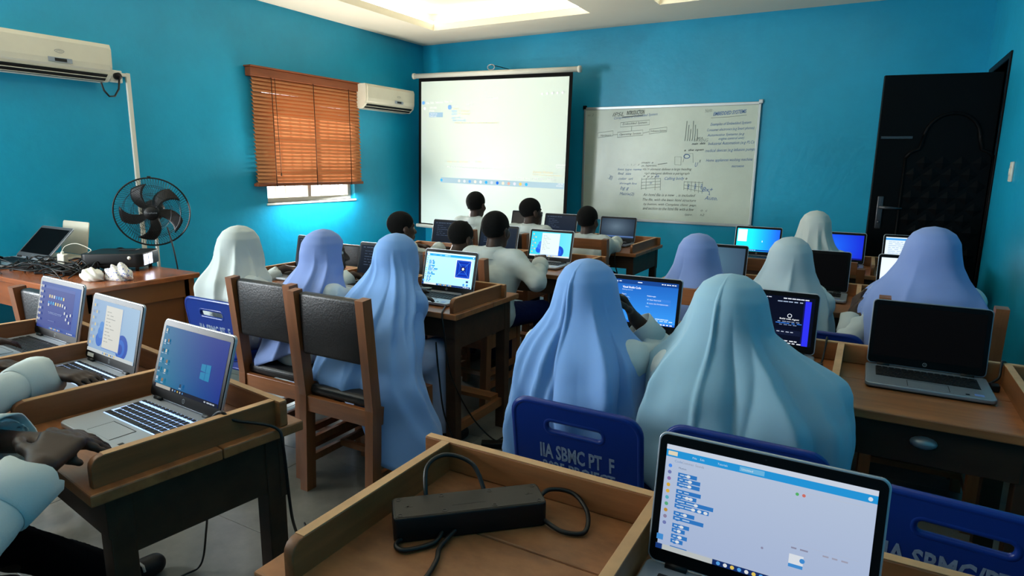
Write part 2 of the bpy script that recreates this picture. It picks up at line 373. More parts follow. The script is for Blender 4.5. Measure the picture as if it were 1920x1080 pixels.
# local +y of the leaf looks towards the room corner; the face seen from the desks is +y or -y
FY = .022
def on_face(mb_pts): return [(x, FY + d, z) for (x, d, z) in mb_pts]
m = MB(); cx = dl * .47 - .08
arch = [(cx - .27, 1.52), (cx - .24, 1.56), (cx - .19, 1.58), (cx - .17, 1.66)]
arch += [(cx - .17 * cos(t), 1.66 + .17 * sin(t)) for t in [pi * i / 14 for i in range(15)]]
arch += [(cx + .17, 1.66), (cx + .19, 1.58), (cx + .24, 1.56), (cx + .27, 1.52)]
m.tube([(x, FY + .004, z) for x, z in arch], .012, 8); m.build('arch_moulding', DOORM, DR, True)
m = MB(); m.tube([(cx - .27, FY + .003, 1.52), (cx - .27, FY + .003, .42), (cx + .27, FY + .003, .42), (cx + .27, FY + .003, 1.52)], .009, 8); m.build('panel_moulding', DOORM, DR, True)
dm = MB(); dm.add([(-.055, 0, 0), (0, 0, -.05), (.055, 0, 0), (0, 0, .05), (0, .011, 0)], [(1, 0, 4), (2, 1, 4), (3, 2, 4), (0, 3, 4)]); dme = None
for r_ in range(13):
    for c in range(4):
        x = cx - .195 + c * .115 + (r_ % 2) * .0575; z = .50 + r_ * .082
        if x > cx + .23: continue
        o = dm.build('stud', DOORM, DR, loc=(x, FY, z)) if dme is None else link('stud', dme, DOORM, DR, loc=(x, FY, z))
        dme = o.data
m = MB(); m.box(dl - .085, dl - .045, FY, FY + .012, 1.0, 1.24, b=.012); m.cyl((dl - .065, FY, 1.16), (dl - .065, FY + .05, 1.16), .011); m.tube([(dl - .06, FY + .05, 1.16), (dl - .12, FY + .052, 1.158), (dl - .20, FY + .045, 1.155)], [.011, .010, .008], 10)
m.cyl((dl - .065, FY + .008, 1.05), (dl - .065, FY + .016, 1.05), .009); m.build('door_handle', DOORH, DR, True)
m = MB(); m.box(dl - .22, dl - .02, FY, FY + .008, 1.655, 1.672); m.build('door_bolt', DOORH, DR)
for z in (.3, 1.1, 1.85):
    m = MB(); m.cyl((0, -.028, z), (0, -.028, z + .11), .011, 10); m.build('hinge', DOORH, DR, True)
# light switch on the right wall
S = thing('light_switch', 'small white light switch on the blue right wall', 'switch', (XR, 4.9, 1.43))
m = MB(); m.box(-.012, 0, -.04, .04, -.06, .06, b=.004); m.build('plate', WPLAS, S); m = MB(); m.box(-.018, -.011, -.012, .012, -.02, .02, b=.003); m.build('rocker', WPLAS, S)

# ------------------------------------------------------------------ air conditioners, conduit
def air_conditioner(label, y0, y1, z0, z1, near):
    A = thing('air_conditioner', label, 'air conditioner', (XL, (y0 + y1) / 2, (z0 + z1) / 2)); L = (y1 - y0) / 2; h = (z1 - z0) / 2
    def shell(pr, ya, yb, name, ma):
        m = MB(); vs_ = [(x, y, z) for y in (ya, yb) for (x, z) in pr]; n = len(pr)
        m.add(vs_, [tuple(range(n - 1, -1, -1)), tuple(range(n, 2 * n))] + [(i, (i + 1) % n, n + (i + 1) % n, n + i) for i in range(n)])
        return m.build(name, ma, A)
    body = [(.002, -h), (.12, -h), (.175, -h + .045), (.19, -h + .1), (.195, h - .035), (.18, h), (.002, h)]
    shell(body, -L, L, 'casing', ACM)
    shell([(.175, -h + .062), (.196, -h + .075), (.204, -h + .11), (.205, h - .03), (.195, h - .012), (.18, h - .012)], -L + .02, L - .02, 'front_panel', ACM)
    m = MB(); m.add([(.124, -L + .03, -h - .001), (.124, L - .03, -h - .001), (.1795, L - .03, -h + .047), (.1795, -L + .03, -h + .047)], [(0, 1, 2, 3)]); m.add([(.10, -L + .03, -h - .002), (.10, L - .03, -h - .002), (.124, L - .03, -h - .001), (.124, -L + .03, -h - .001)], [(0, 1, 2, 3)])
    m.build('air_outlet', BLACK, A)
    for k in range(2):
        m = MB(); m.beam((.125 + k * .03, -L + .03, -h + .002 + k * .022), (.125 + k * .03, L - .03, -h + .002 + k * .022), .004, .018); m.build('louver', ACM, A)
    yo = near
    m = MB(); m.box(.2045, .2075, yo - .075, yo + .075, -h + .085, -h + .115, b=.001); m.build('display_strip', ALU2, A)
    m = MB(); m.box(.2075, .2085, yo - .035, yo + .04, -h + .09, -h + .11); m.build('display_window', BLACK, A)
    m = MB(); m.tube([(.2055, yo + .03 * cos(t), .03 + .011 * sin(t)) for t in [2 * pi * i / 20 for i in range(20)]], .0012, 6, closed=True); m.tube([(.2055, yo - .02, .028), (.2055, yo, .034), (.2055, yo + .02, .028)], .001, 6); m.build('logo', LOGO, A, True)
    return A
air_conditioner('aged white split air conditioner high on the left wall above the fan', 1.90, 2.77, 1.995, 2.25, 2.42 - 2.335)
air_conditioner('small white split air conditioner between the blind and the projection screen', 5.45, 6.30, 2.03, 2.29, .12)
P = thing('conduit', 'white plastic cable conduit running down the blue wall behind the fan', 'conduit', (XL, 2.98, 0))
m = MB(); m.box(0, .02, -.016, .016, .02, 2.09, b=.003); m.build('trunking', WPLAS, P)
m = MB(); m.box(0, .022, -.085, -.016, 2.06, 2.085, b=.003); m.build('trunking', WPLAS, P)
S = thing('power_socket', 'white wall socket with black plug beside the large air conditioner', 'socket', (XL, 2.885, 2.055))
m = MB(); m.box(0, .028, -.045, .045, -.045, .045, b=.006); m.build('socket_box', WPLAS, S)
m = MB(); m.lathe([(.0, 0), (.026, 0), (.026, .03), (.014, .042), (0, .044)], 14, M=Matrix.Translation((.028, 0, 0)) @ Matrix.Rotation(pi / 2, 4, 'Y')); m.build('plug', BLACK, S, True)
m = MB(); m.tube([(XL + .06, 2.885, 2.03), (XL + .06, 2.875, 1.96), (XL + .06, 2.84, 1.905), (XL + .06, 2.80, 1.90), (XL + .06, 2.765, 1.94), (XL + .05, 2.755, 2.0), (XL + .05, 2.75, 2.03)], .007, 8)
tag(m.build('looped_cable', RUB, smooth=True), 'dark looped power cord hanging under the large air conditioner', 'cord')

# ------------------------------------------------------------------ projection screen, whiteboard
SC = thing('projection_screen', 'pull-down projection screen with black border showing a code editor', 'screen', (-3.875, 6.30, 0))
SC.rotation_euler = (0, radians(1.2), 0)
m = MB(); m.cyl((-1.075, 0, 2.44), (1.075, 0, 2.44), .028, 16); m.build('roller_tube', WPLAS, SC, True)
for s_ in (-1, 1):
    m = MB(); m.cyl((s_ * 1.06, 0, 2.44), (s_ * 1.085, 0, 2.44), .034, 16); m.build('end_cap', WPLAS, SC, True)
m = MB(); m.box(-1.0, 1.0, -.003, 0, .68, 2.42); m.build('border', BORD, SC)
m = MB(); m.box(-.962, .962, -.0045, -.003, .70, 2.372); m.build('fabric', SCRM, SC)
m = MB(); m.cyl((-1.03, 0, .665), (1.03, 0, .665), .022, 14); m.build('weight_bar', WPLAS, SC, True)
m = MB(); m.tube([(.045 * cos(t), -.0, 2.50 + .03 * sin(t)) for t in [2 * pi * i / 18 for i in range(18)]], .006, 8, closed=True); m.build('hanger', LOGO, SC, True)
m = MB(); m.tube([(0, 0, 2.525), (0, .22, 2.53), (0, .43, 2.53)], .005, 6); m.build('bracket', DMETAL, SC, True)
# image thrown on the screen: thin lit marks
GL_V = []
class Display:
    """flat coloured shapes in a width x height rectangle, facing -Y, each a hair in front of the last"""
    def __init__(s, w, h, step=.00012): s.w, s.h, s.step = w, h, step; s.mb = MB(); s.col = []; s.k = 0
    def _fin(s, n0, c):
        s.col += [tuple(c)] * (len(s.mb.v) - n0); s.k += 1
    def grid(s, fn, nx=14, nz=10, br=1.0):
        n0 = len(s.mb.v)
        vs_ = [(s.w * i / nx, 0, s.h * j / nz) for j in range(nz + 1) for i in range(nx + 1)]
        s.mb.add(vs_, [(j * (nx + 1) + i, j * (nx + 1) + i + 1, (j + 1) * (nx + 1) + i + 1, (j + 1) * (nx + 1) + i) for j in range(nz) for i in range(nx)])
        for j in range(nz + 1):
            for i in range(nx + 1): s.col.append(tuple(x * br for x in lin(fn(i / nx, j / nz))))
        s.k += 1
    def rect(s, u0, v0, u1, v1, c, br=1.0, layer=None):
        n0 = len(s.mb.v); y = -s.step * (s.k if layer is None else layer)
        s.mb.add([(u0 * s.w, y, v0 * s.h), (u1 * s.w, y, v0 * s.h), (u1 * s.w, y, v1 * s.h), (u0 * s.w, y, v1 * s.h)], [(0, 1, 2, 3)])
        k = s.k; s._fin(n0, [x * br for x in lin(c)])
        if layer is not None: s.k = k
    def poly(s, pts, c, br=1.0):
        n0 = len(s.mb.v); y = -s.step * s.k
        s.mb.add([(u * s.w, y, v * s.h) for u, v in pts], [tuple(range(len(pts)))]); s._fin(n0, [x * br for x in lin(c)])
    def disc(s, u, v, r, c, br=1.0, ry=None, a0=0, a1=360):
        n = 20; ry = ry if ry is not None else r * s.w / s.h
        s.poly([(u + r * cos(radians(a0 + (a1 - a0) * i / n)), v + ry * sin(radians(a0 + (a1 - a0) * i / n))) for i in range(n + (0 if a1 - a0 == 360 else 1))], c, br)
    def text(s, t, u, v, wu, hv, c, br=1.0, bold=0.0):
        n0 = len(s.mb.v); text_on(s.mb, t, u * s.w, v * s.h, wu * s.w, hv * s.h, y=-s.step * s.k, bold=bold); k = s.k; s._fin(n0, [x * br for x in lin(c)])
    def build(s, name, parent, loc, rot=None, label=None, gain=1.0):
        me = bpy.data.meshes.new(name); me.from_pydata([tuple(v) for v in s.mb.v], [], s.mb.f)
        a = me.attributes.new('Col', 'FLOAT_COLOR', 'POINT')
        a.data.foreach_set('color', np.array([(*[x * gain for x in c], 1) for c in s.col], dtype=np.float32).ravel())
        return link(name, me, GLOW, parent, loc=loc, rot=rot, label=label)
D = Display(1, 1)
X0 = -3.875
def sx(x): return x - X0
WHT, LBL, CRM = (255, 255, 255), (200, 235, 255), (255, 246, 214)
D.k = 4
for (x0_, z0_, x1_, z1_, c) in ((-4.72, 1.965, -4.52, 2.02, (176, 212, 232)), (-4.54, 1.205, -2.915, 1.268, (188, 218, 228))): D.rect(sx(x0_), z0_, sx(x1_), z1_, c)
for (t, x, z, w, h, c) in (('File', -4.765, 2.115, .05, .025, WHT), ('Edit', -4.70, 2.118, .05, .025, WHT), ('Selection', -4.63, 2.122, .11, .025, WHT), ('View', -4.50, 2.128, .06, .025, WHT), ('Go', -4.42, 2.132, .03, .025, WHT), ('EXPLORER', -4.71, 2.062, .10, .022, WHT), ('PYTHON', -4.715, 2.022, .07, .026, WHT),
        ('lesson1.py', -4.70, 1.99, .10, .026, WHT), ('main.py', -4.71, 1.965, .10, .024, WHT), ('Welcome', -4.40, 2.08, .10, .022, WHT), ('main.py', -4.20, 2.086, .09, .03, WHT), ('main', -4.39, 2.05, .09, .02, CRM), ('name', -4.395, 2.018, .07, .026, LBL), ('= "student"', -4.30, 2.02, .16, .026, CRM), ('school', -4.395, 1.99, .07, .026, LBL), ('= "science"', -4.30, 1.99, .17, .024, CRM),
        ('age = 4', -4.395, 1.945, .12, .024, LBL), ('def intro():', -4.38, 1.915, .19, .026, LBL), ('print("My name is", name, "and I am at school today")', -4.35, 1.885, .60, .03, CRM), ('python lesson', -3.935, 2.16, .165, .024, WHT),
        ('PROBLEMS', -4.45, 1.445, .07, .018, CRM), ('OUTPUT', -4.37, 1.447, .06, .018, CRM), ('DEBUG CONSOLE', -4.28, 1.449, .12, .018, CRM), ('TERMINAL', -4.13, 1.452, .075, .022, WHT), ('PORTS', -4.02, 1.456, .05, .018, CRM), ('PS C:\\Users\\Desktop\\python lesson>', -4.45, 1.378, .65, .026, WHT),
        ('Activate Windows', -3.302, 1.362, .25, .028, CRM), ('Go to Settings to activate Windows.', -3.301, 1.335, .36, .018, CRM), ('Ln 9, Col 5', -3.507, 1.287, .10, .02, WHT), ('Spaces: 4', -3.39, 1.289, .08, .02, WHT), ('UTF-8', -3.29, 1.291, .055, .02, WHT), ('CRLF', -3.21, 1.292, .045, .02, WHT), ('Python', -3.12, 1.294, .09, .02, WHT), ('powershell', -3.02, 1.448, .11, .022, WHT), ('Python', -3.02, 1.42, .09, .022, WHT), ('2:49 PM', -2.99, 1.25, .06, .016, WHT), ('3/5/2025', -3.01, 1.228, .08, .016, WHT)):
    D.text(t, sx(x), z, w, h, c, bold=.01); 
for i, c in enumerate(((90, 200, 255), (240, 245, 240), (235, 245, 250), (120, 190, 255), (255, 250, 235), (250, 250, 250), (60, 190, 255), (230, 240, 250), (20, 120, 240), (250, 245, 220), (240, 190, 170), (240, 240, 250), (250, 220, 120), (60, 200, 255))):
    D.disc(sx(-4.53 + i * .075 + (.18 if i else 0)), 1.235, .018, c)
for i in range(7): D.disc(sx(-4.78), 2.065 - i * .075, .018, WHT if i == 0 else (222, 232, 226))
D.disc(sx(-4.80), 2.13, .02, (120, 190, 255)); D.disc(sx(-4.42), 2.075, .026, (150, 200, 250))
for i in range(5): D.disc(sx(-3.22 + i * .06), 2.20 + i * .002, .013, WHT)
D.build('projected_image', SC, (0, -.0048, 0), gain=.95)['kind'] = 'stuff'

WB = thing('whiteboard', 'aluminium framed whiteboard covered in blue and black handwriting', 'whiteboard', (0, YF, 0))
WBY = -.022
m = MB(); m.box(-2.85, -1.025, -.020, -.004, .86, 2.06); m.build('board', BOARD, WB)
for (a, b_, c, d) in ((-2.86, -1.015, .845, .875), (-2.86, -1.015, 2.04, 2.07), (-2.865, -2.84, .845, 2.07), (-1.035, -1.01, .845, 2.07)):
    m = MB(); m.box(a, b_, -.026, -.002, c, d, b=.004); m.build('frame', ALUF, WB)
for (a, c) in ((-2.86, 2.07), (-1.015, 2.07), (-2.86, .845), (-1.015, .845)):
    m = MB(); m.box(a - .02, a + .02, -.029, -.001, c - .02, c + .02, b=.006); m.build('corner_cap', BORD if c > 2 and a < -2 else ALUF, WB)
wr = {k: MB() for k in 'bkf'}
def ink(k, t, x, z, w, h, rot=0.0, bold=-.004): text_on(wr[k], t, x, z, w, h * .9, y=WBY, bold=bold, shear=.32, rot=rot)
def line(k, pts, r=.0024, closed=False): wr[k].tube([(x, WBY + .002, z) for x, z in pts], r, 5, closed=closed)
ink('k', 'IPSL', -2.53, 1.965, .13, .045, .03); ink('k', 'INTRODUCTION', -2.37, 1.975, .20, .05, .04, .02)
line('k', [(-2.42, 1.957), (-2.3, 1.962), (-2.19, 1.972)], .004)
ink('b', 'Components of Embedded System', -2.51, 1.925, .48, .04, .07)
for (a, b_, c, d) in ((-2.435, -2.115, 1.852, 1.905), (-2.465, -2.182, 1.745, 1.803), (-2.112, -1.925, 1.776, 1.829), (-2.69, -2.516, 1.742, 1.80)): line('f', [(a, c), (b_, c + .02), (b_, d + .015), (a, d - .005)], closed=True)
line('f', [(-2.31, 1.858), (-2.31, 1.812)]); line('f', [(-2.182, 1.785), (-2.112, 1.80)]); line('f', [(-2.516, 1.772), (-2.465, 1.775)])
ink('k', 'Embedded System', -2.41, 1.865, .27, .034, .05); ink('k', 'Operating System', -2.44, 1.758, .24, .03, .05); ink('k', 'Software System', -2.10, 1.79, .17, .026, .03); ink('k', 'Hardware', -2.66, 1.755, .12, .024, .04)
ink('f', 'Note', -1.54, 1.975, .07, .04, .2); ink('b', 'EMBEDDED SYSTEMS', -1.46, 1.945, .32, .04, .06, .015); line('f', [(-1.48, 1.925), (-1.3, 1.932), (-1.14, 1.945)])
for (t, x, z, w, h) in (('Examples of Embedded System', -1.48, 1.84, .39, .04), ('Consumer electronics (e.g Smart phones)', -1.51, 1.785, .455, .04), ('Automotive Systems (e.g', -1.505, 1.735, .36, .036), ('engine control unit)', -1.39, 1.70, .245, .036), ('Industrial Automation (e.g PLCs', -1.49, 1.648, .445, .042), ('medical devices (e.g infusion pumps', -1.515, 1.578, .485, .044), ('Home appliances washing machine', -1.50, 1.482, .45, .042), ('microwave', -1.245, 1.438, .12, .028)):
    ink('b', t, x, z, w, h, .035)
ink('f', 'STRING', -1.635, 1.69, .145, .036, .02); ink('k', 'main  data', -1.655, 1.66, .135, .026, .05, .015); ink('k', 'a  the open', -1.73, 1.59, .2, .03, .04, .02); ink('k', 'x', -1.57, 1.485, .02, .03); ink('k', 'not e', -1.61, 1.72, .06, .024)
line('f', [(-1.825, 1.54), (-1.82, 1.46), (-1.755, 1.455), (-1.757, 1.54)], closed=True); line('f', [(-1.735, 1.485), (-1.72, 1.57), (-1.64, 1.575), (-1.63, 1.48)])
line('b', [(-1.70 + .03 * cos(t), 1.545 + .02 * sin(t)) for t in [2 * pi * i / 14 for i in range(14)]], .004, True)
ink('b', 'U', -1.61, 1.44, .03, .05)
for i in range(6): line('f', [(-1.72 + i * .022, 1.9 - (i % 3) * .04), (-1.725 + i * .024, 1.78 - (i % 2) * .05), (-1.73 + i * .024, 1.70)], .0045)
for (t, x, z, w, h) in (('font type name', -2.445, 1.385, .27, .034), ('find  size', -2.44, 1.345, .15, .03), ('color  url', -2.43, 1.29, .165, .03), ('through line', -2.415, 1.235, .195, .032), ('bg g', -2.405, 1.175, .10, .05), ('Matrix(2)', -2.41, 1.115, .165, .045)): ink('b', t, x, z, w, h, .01)
ink('b', 'html', -2.51, 1.28, .05, .06, 1.2)
for (t, x, z, w, h) in (('main a', -2.18, 1.468, .13, .022), ('ps, hypertext.', -2.178, 1.43, .17, .03), ('<h1> element defines a large heading', -2.16, 1.388, .52, .036), ('<p> element defines a paragraph', -2.14, 1.345, .48, .036), ('An html file is a new  , is included', -2.145, 1.12, .56, .036), ('The file, with the basic html structure', -2.145, 1.07, .57, .034), ('by button, with Complete client  page.', -2.135, 1.02, .57, .034), ('and section to the html file with a few', -2.14, .978, .55, .034), ('type.      h2', -1.68, .93, .2, .03)): ink('k', t, x, z, w, h, .015)
line('k', [(-2.0, 1.46), (-1.9, 1.475)], .003); ink('f', '- - \\ / 1', -2.38, 1.445, .18, .02)
for i in range(4): line('f', [(-2.17, 1.30 - i * .033), (-1.96, 1.315 - i * .03)])
for x in (-2.17, -2.12, -2.02, -1.962): line('f', [(x, 1.315), (x + .003, 1.19)])
ink('k', '+ y y y', -2.155, 1.315, .16, .03); ink('b', '2a', -2.03, 1.325, .05, .034); ink('b', '*', -2.08, 1.25, .03, .03)
ink('b', 'Calling body', -1.918, 1.29, .21, .045, .03); ink('k', 'o', -1.697, 1.307, .018, .022, 0, .03)
for i in range(3): line('f', [(-1.71, 1.285 - i * .033), (-1.52, 1.28 - i * .045)])
for i in range(6): line('f', [(-1.71 + i * .038, 1.29), (-1.71 + i * .038, 1.20 - i * .006)])
for x in (-1.67, -1.60, -1.535): ink('b', '8', x, 1.21, .02, .06, .1)
ink('b', 'Bx+', -1.52, 1.19, .11, .05); line('b', [(-1.45, 1.20), (-1.44, 1.155), (-1.455, 1.165)], .003); ink('b', 'Auto,', -1.49, 1.10, .13, .05)
ink('f', 'vs 2', -2.82, 1.975, .07, .03); ink('k', 'o  c', -1.52, .985, .07, .02)
random.seed(11)
for k, nm, mt in (('b', 'blue_writing', INKB), ('k', 'black_writing', INKK), ('f', 'faded_writing', INKF)): wr[k].build(nm, mt, WB, kind='stuff')

# ------------------------------------------------------------------ bench desks with divider bays
DESKS = {}
def bench_desk(label, x0, x1, y0, y1, divs, rail, drawers=False, worn=False, at=(0, 0, 0), rz=0.0, foot=True):
    T = thing('bench_desk', label, 'desk', at, rz, group='bench desks with wooden dividers')
    W = WORN if worn else WOODX
    ym = y0 + (y1 - y0) * .56
    for a, b_ in ((y0, ym - .0012), (ym + .0012, y1)):
        m = MB(); m.box(x0, x1, a, b_, .722, .75, b=.004); m.build('tabletop_plank', W, T)
    for d in divs:
        me = plate([rrect(y0 + .018, rail, .7505, .816, .022, 4, (0, 0, 1, 0))], .022, .002)
        me.transform(Matrix.Translation((d, 0, 0)) @ Matrix(((0, 0, 1, 0), (1, 0, 0, 0), (0, 1, 0, 0), (0, 0, 0, 1))))
        dv_ = link('divider', me, WOODY, T)
        m = MB(); m.box(d - .0105, d + .0105, y0 + .042, rail, .8175, .8192, b=.0006); m.build('toplit_strip', EDGE, dv_, label='pale strip painted as light from above')
    m = MB(); m.box(x0 + .012, x1 - .004, rail, rail + .022, .7505, .818, b=.003); br_ = m.build('back_rail', WOODX, T)
    m = MB(); m.box(x0 + .014, x1 - .006, rail + .001, rail + .021, .8177, .8194, b=.0006); m.build('toplit_strip', EDGE, br_, label='pale strip painted as light from above')
    n = len(divs) - 1
    if drawers:
        for i in range(n):
            a, b_ = divs[i] + .012, divs[i + 1] - .012
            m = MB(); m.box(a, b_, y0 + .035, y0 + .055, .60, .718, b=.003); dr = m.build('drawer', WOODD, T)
            cxm = (a + b_) / 2; m = MB()
            m.lathe([(.034, 0), (.034, .006), (.028, .016), (.012, .024), (0, .025)], 14, M=Matrix.Translation((cxm, y0 + .035, .67)) @ Matrix.Diagonal((1, 1, .55, 1)) @ Matrix.Rotation(pi / 2, 4, 'X')); m.build('cup_handle', LOGO, dr, True)
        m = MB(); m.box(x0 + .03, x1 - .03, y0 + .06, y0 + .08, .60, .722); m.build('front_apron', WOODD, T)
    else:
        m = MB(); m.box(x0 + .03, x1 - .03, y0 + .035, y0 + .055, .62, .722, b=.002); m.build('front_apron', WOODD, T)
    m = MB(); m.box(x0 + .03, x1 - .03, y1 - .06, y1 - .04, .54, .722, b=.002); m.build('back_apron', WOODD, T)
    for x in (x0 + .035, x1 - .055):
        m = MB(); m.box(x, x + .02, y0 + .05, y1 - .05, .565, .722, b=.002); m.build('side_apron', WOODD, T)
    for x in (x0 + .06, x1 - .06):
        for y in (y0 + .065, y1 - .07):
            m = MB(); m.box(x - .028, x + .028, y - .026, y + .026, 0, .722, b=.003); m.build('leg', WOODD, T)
        m = MB(); m.box(x - .014, x + .014, y0 + .09, y1 - .09, .13, .175, b=.002); m.build('stretcher', WOODY, T)
    if foot:
        m = MB(); m.box(x0 + .07, x1 - .07, y1 - .17, y1 - .09, .175, .197, b=.002); m.build('foot_plank', WOODX, T)
    return T
bench_desk('worn desk in the near row whose left bay holds the black power strip', -.845, .70, .625, 1.14, [-.775, -.29, .19, .665], 1.09, worn=True, foot=False)
bench_desk('near left desk with the backlit keyboard laptop at its right end', -1.57, .0, .0, .51, [-1.52, -1.015, -.525, -.038], .445, at=(-1.335, .62, 0), rz=radians(-7.6), foot=False)
bench_desk('right desk with cup-handled drawers and the blank dark laptop', -1.05, .51, 2.01, 2.55, [-.99, -.515, -.035, .445], 2.49, drawers=True)
bench_desk('middle left desk with pale worn front edge behind the padded chairs', -3.16, -1.605, 2.345, 2.95, [-3.11, -2.62, -2.14, -1.64], 2.80)
bench_desk('left desk with the light grey document laptop in its right bay', -3.20, -1.545, 3.58, 4.18, [-3.15, -2.63, -2.155, -1.59], 4.09)
bench_desk('front left desk below the whiteboard', -3.20, -1.575, 4.83, 5.58, [-3.15, -2.72, -2.17, -1.62], 5.50)
bench_desk('right desk behind the girls of the second row with the white screen laptop', -1.02, .54, 3.38, 3.93, [-.965, -.485, .0, .475], 3.86)
bench_desk('front right desk by the open door with the bright cyan laptop', -1.00, .60, 4.70, 5.26, [-.94, -.42, .065, .55], 5.18)

# ------------------------------------------------------------------ teacher's table
T = thing('teacher_table', 'varnished teacher table under the fan cluttered with cables', 'table', (0, 0, 0))
tx0, tx1, ty0, ty1 = -4.98, -3.55, 1.70, 2.41
m = MB(); m.box(tx0, tx1, ty0, ty1, .728, .76, b=.006); m.build('tabletop', TEAK, T)
m = MB(); m.box(tx0 + .04, tx1 - .03, ty0 + .03, ty0 + .05, .58, .728); m.build('front_apron', TEAK, T)
m = MB(); m.box(tx0 + .04, tx1 - .03, ty1 - .05, ty1 - .03, .12, .728); m.build('back_panel', TEAKD, T)
m = MB(); m.box(tx1 - .045, tx1 - .025, ty0 + .06, ty1 - .06, .62, .728, b=.003); m.build('end_apron', TEAKD, T)
m = MB(); m.box(tx1 - .06, tx1 - .045, ty0 + .06, ty1 - .06, .12, .62); m.build('end_panel', TEAKD, T)
for x in (tx0 + .06, tx1 - .06):
    for y in (ty0 + .06, ty1 - .06):
        m = MB(); m.box(x - .035, x + .035, y - .035, y + .035, 0, .728, b=.004); m.build('leg', TEAKD, T)

# ------------------------------------------------------------------ chairs
def wooden_chair(label, x, y, rz=0.0, pad=True, w=.42, h=.91, group='wooden classroom chairs'):
    """origin on the floor between the rear posts; the seat faces +y"""
    T = thing('wooden_chair', label, 'chair', (x, y, 0), rz, group); a = w / 2 - .021
    for s_ in (-1, 1):
        m = MB(); m.beam((s_ * a, .0, 0), (s_ * a, .02, .44), .042, .052, up=(0, 1, 0)); m.beam((s_ * a, .02, .44), (s_ * a, -.02, h), .042, .050, up=(0, 1, 0)); m.build('rear_post', CHW, T)
        m = MB(); m.box(s_ * a - .02, s_ * a + .02, .36, .40, 0, .44, b=.003); m.build('front_leg', CHW, T)
        m = MB(); m.box(s_ * a - .012, s_ * a + .012, .04, .37, .365, .44, b=.002); m.build('side_apron', CHW, T)
        for z in (.12, .20):
            m = MB(); m.box(s_ * a - .012, s_ * a + .012, .03, .37, z, z + .032, b=.002); m.build('side_stretcher', CHW, T)
    m = MB(); m.box(-a + .02, a - .02, .0, .024, .37, .44, b=.002); m.build('rear_apron', CHWX, T)
    m = MB(); m.box(-a + .02, a - .02, .365, .389, .37, .44, b=.002); m.build('front_apron', CHWX, T)
    m = MB(); m.box(-a + .01, a - .01, .195, .22, .13, .158, b=.002); m.build('cross_stretcher', CHWX, T)
    bm = bmesh.new(); bmesh.ops.create_cube(bm, size=1)
    for v in bm.verts: v.co = Vector((v.co.x * (w - .07), .205 + v.co.y * .37, .462 + v.co.z * .045))
    bmesh.ops.bevel(bm, geom=bm.edges[:], offset=.018, segments=3, affect='EDGES', profile=.5)
    bmesh.ops.subdivide_edges(bm, edges=bm.edges[:], cuts=3, use_grid_fill=True)
    for v in bm.verts:
        if v.co.z > .47: v.co.z += .014 * max(0, 1 - (v.co.x / .19) ** 2) * max(0, 1 - ((v.co.y - .205) / .19) ** 2)
    mb = MB(); mb.bm(bm); mb.build('seat_pad', PAD, T, True)
    if pad:
        bm = bmesh.new(); bmesh.ops.create_cube(bm, size=1)
        for v in bm.verts:
            zz = .768 + v.co.z * .268; v.co = Vector((v.co.x * (w - .086), .0 - .085 * (zz - .66) * .5 + .008 + v.co.y * .046, zz))
        bmesh.ops.bevel(bm, geom=bm.edges[:], offset=.014, segments=3, affect='EDGES', profile=.5)
        mb = MB(); mb.bm(bm); mb.build('back_pad', PAD, T, True)
    else:
        for z0_, z1_ in ((.83, .905), (.60, .66)):
            m = MB(); m.box(-a + .02, a - .02, -.028 + (.9 - z1_) * .08, -.004 + (.9 - z1_) * .08, z0_, z1_, b=.003); m.build('back_rail', CHWX, T)
    return T
BP_ME = None
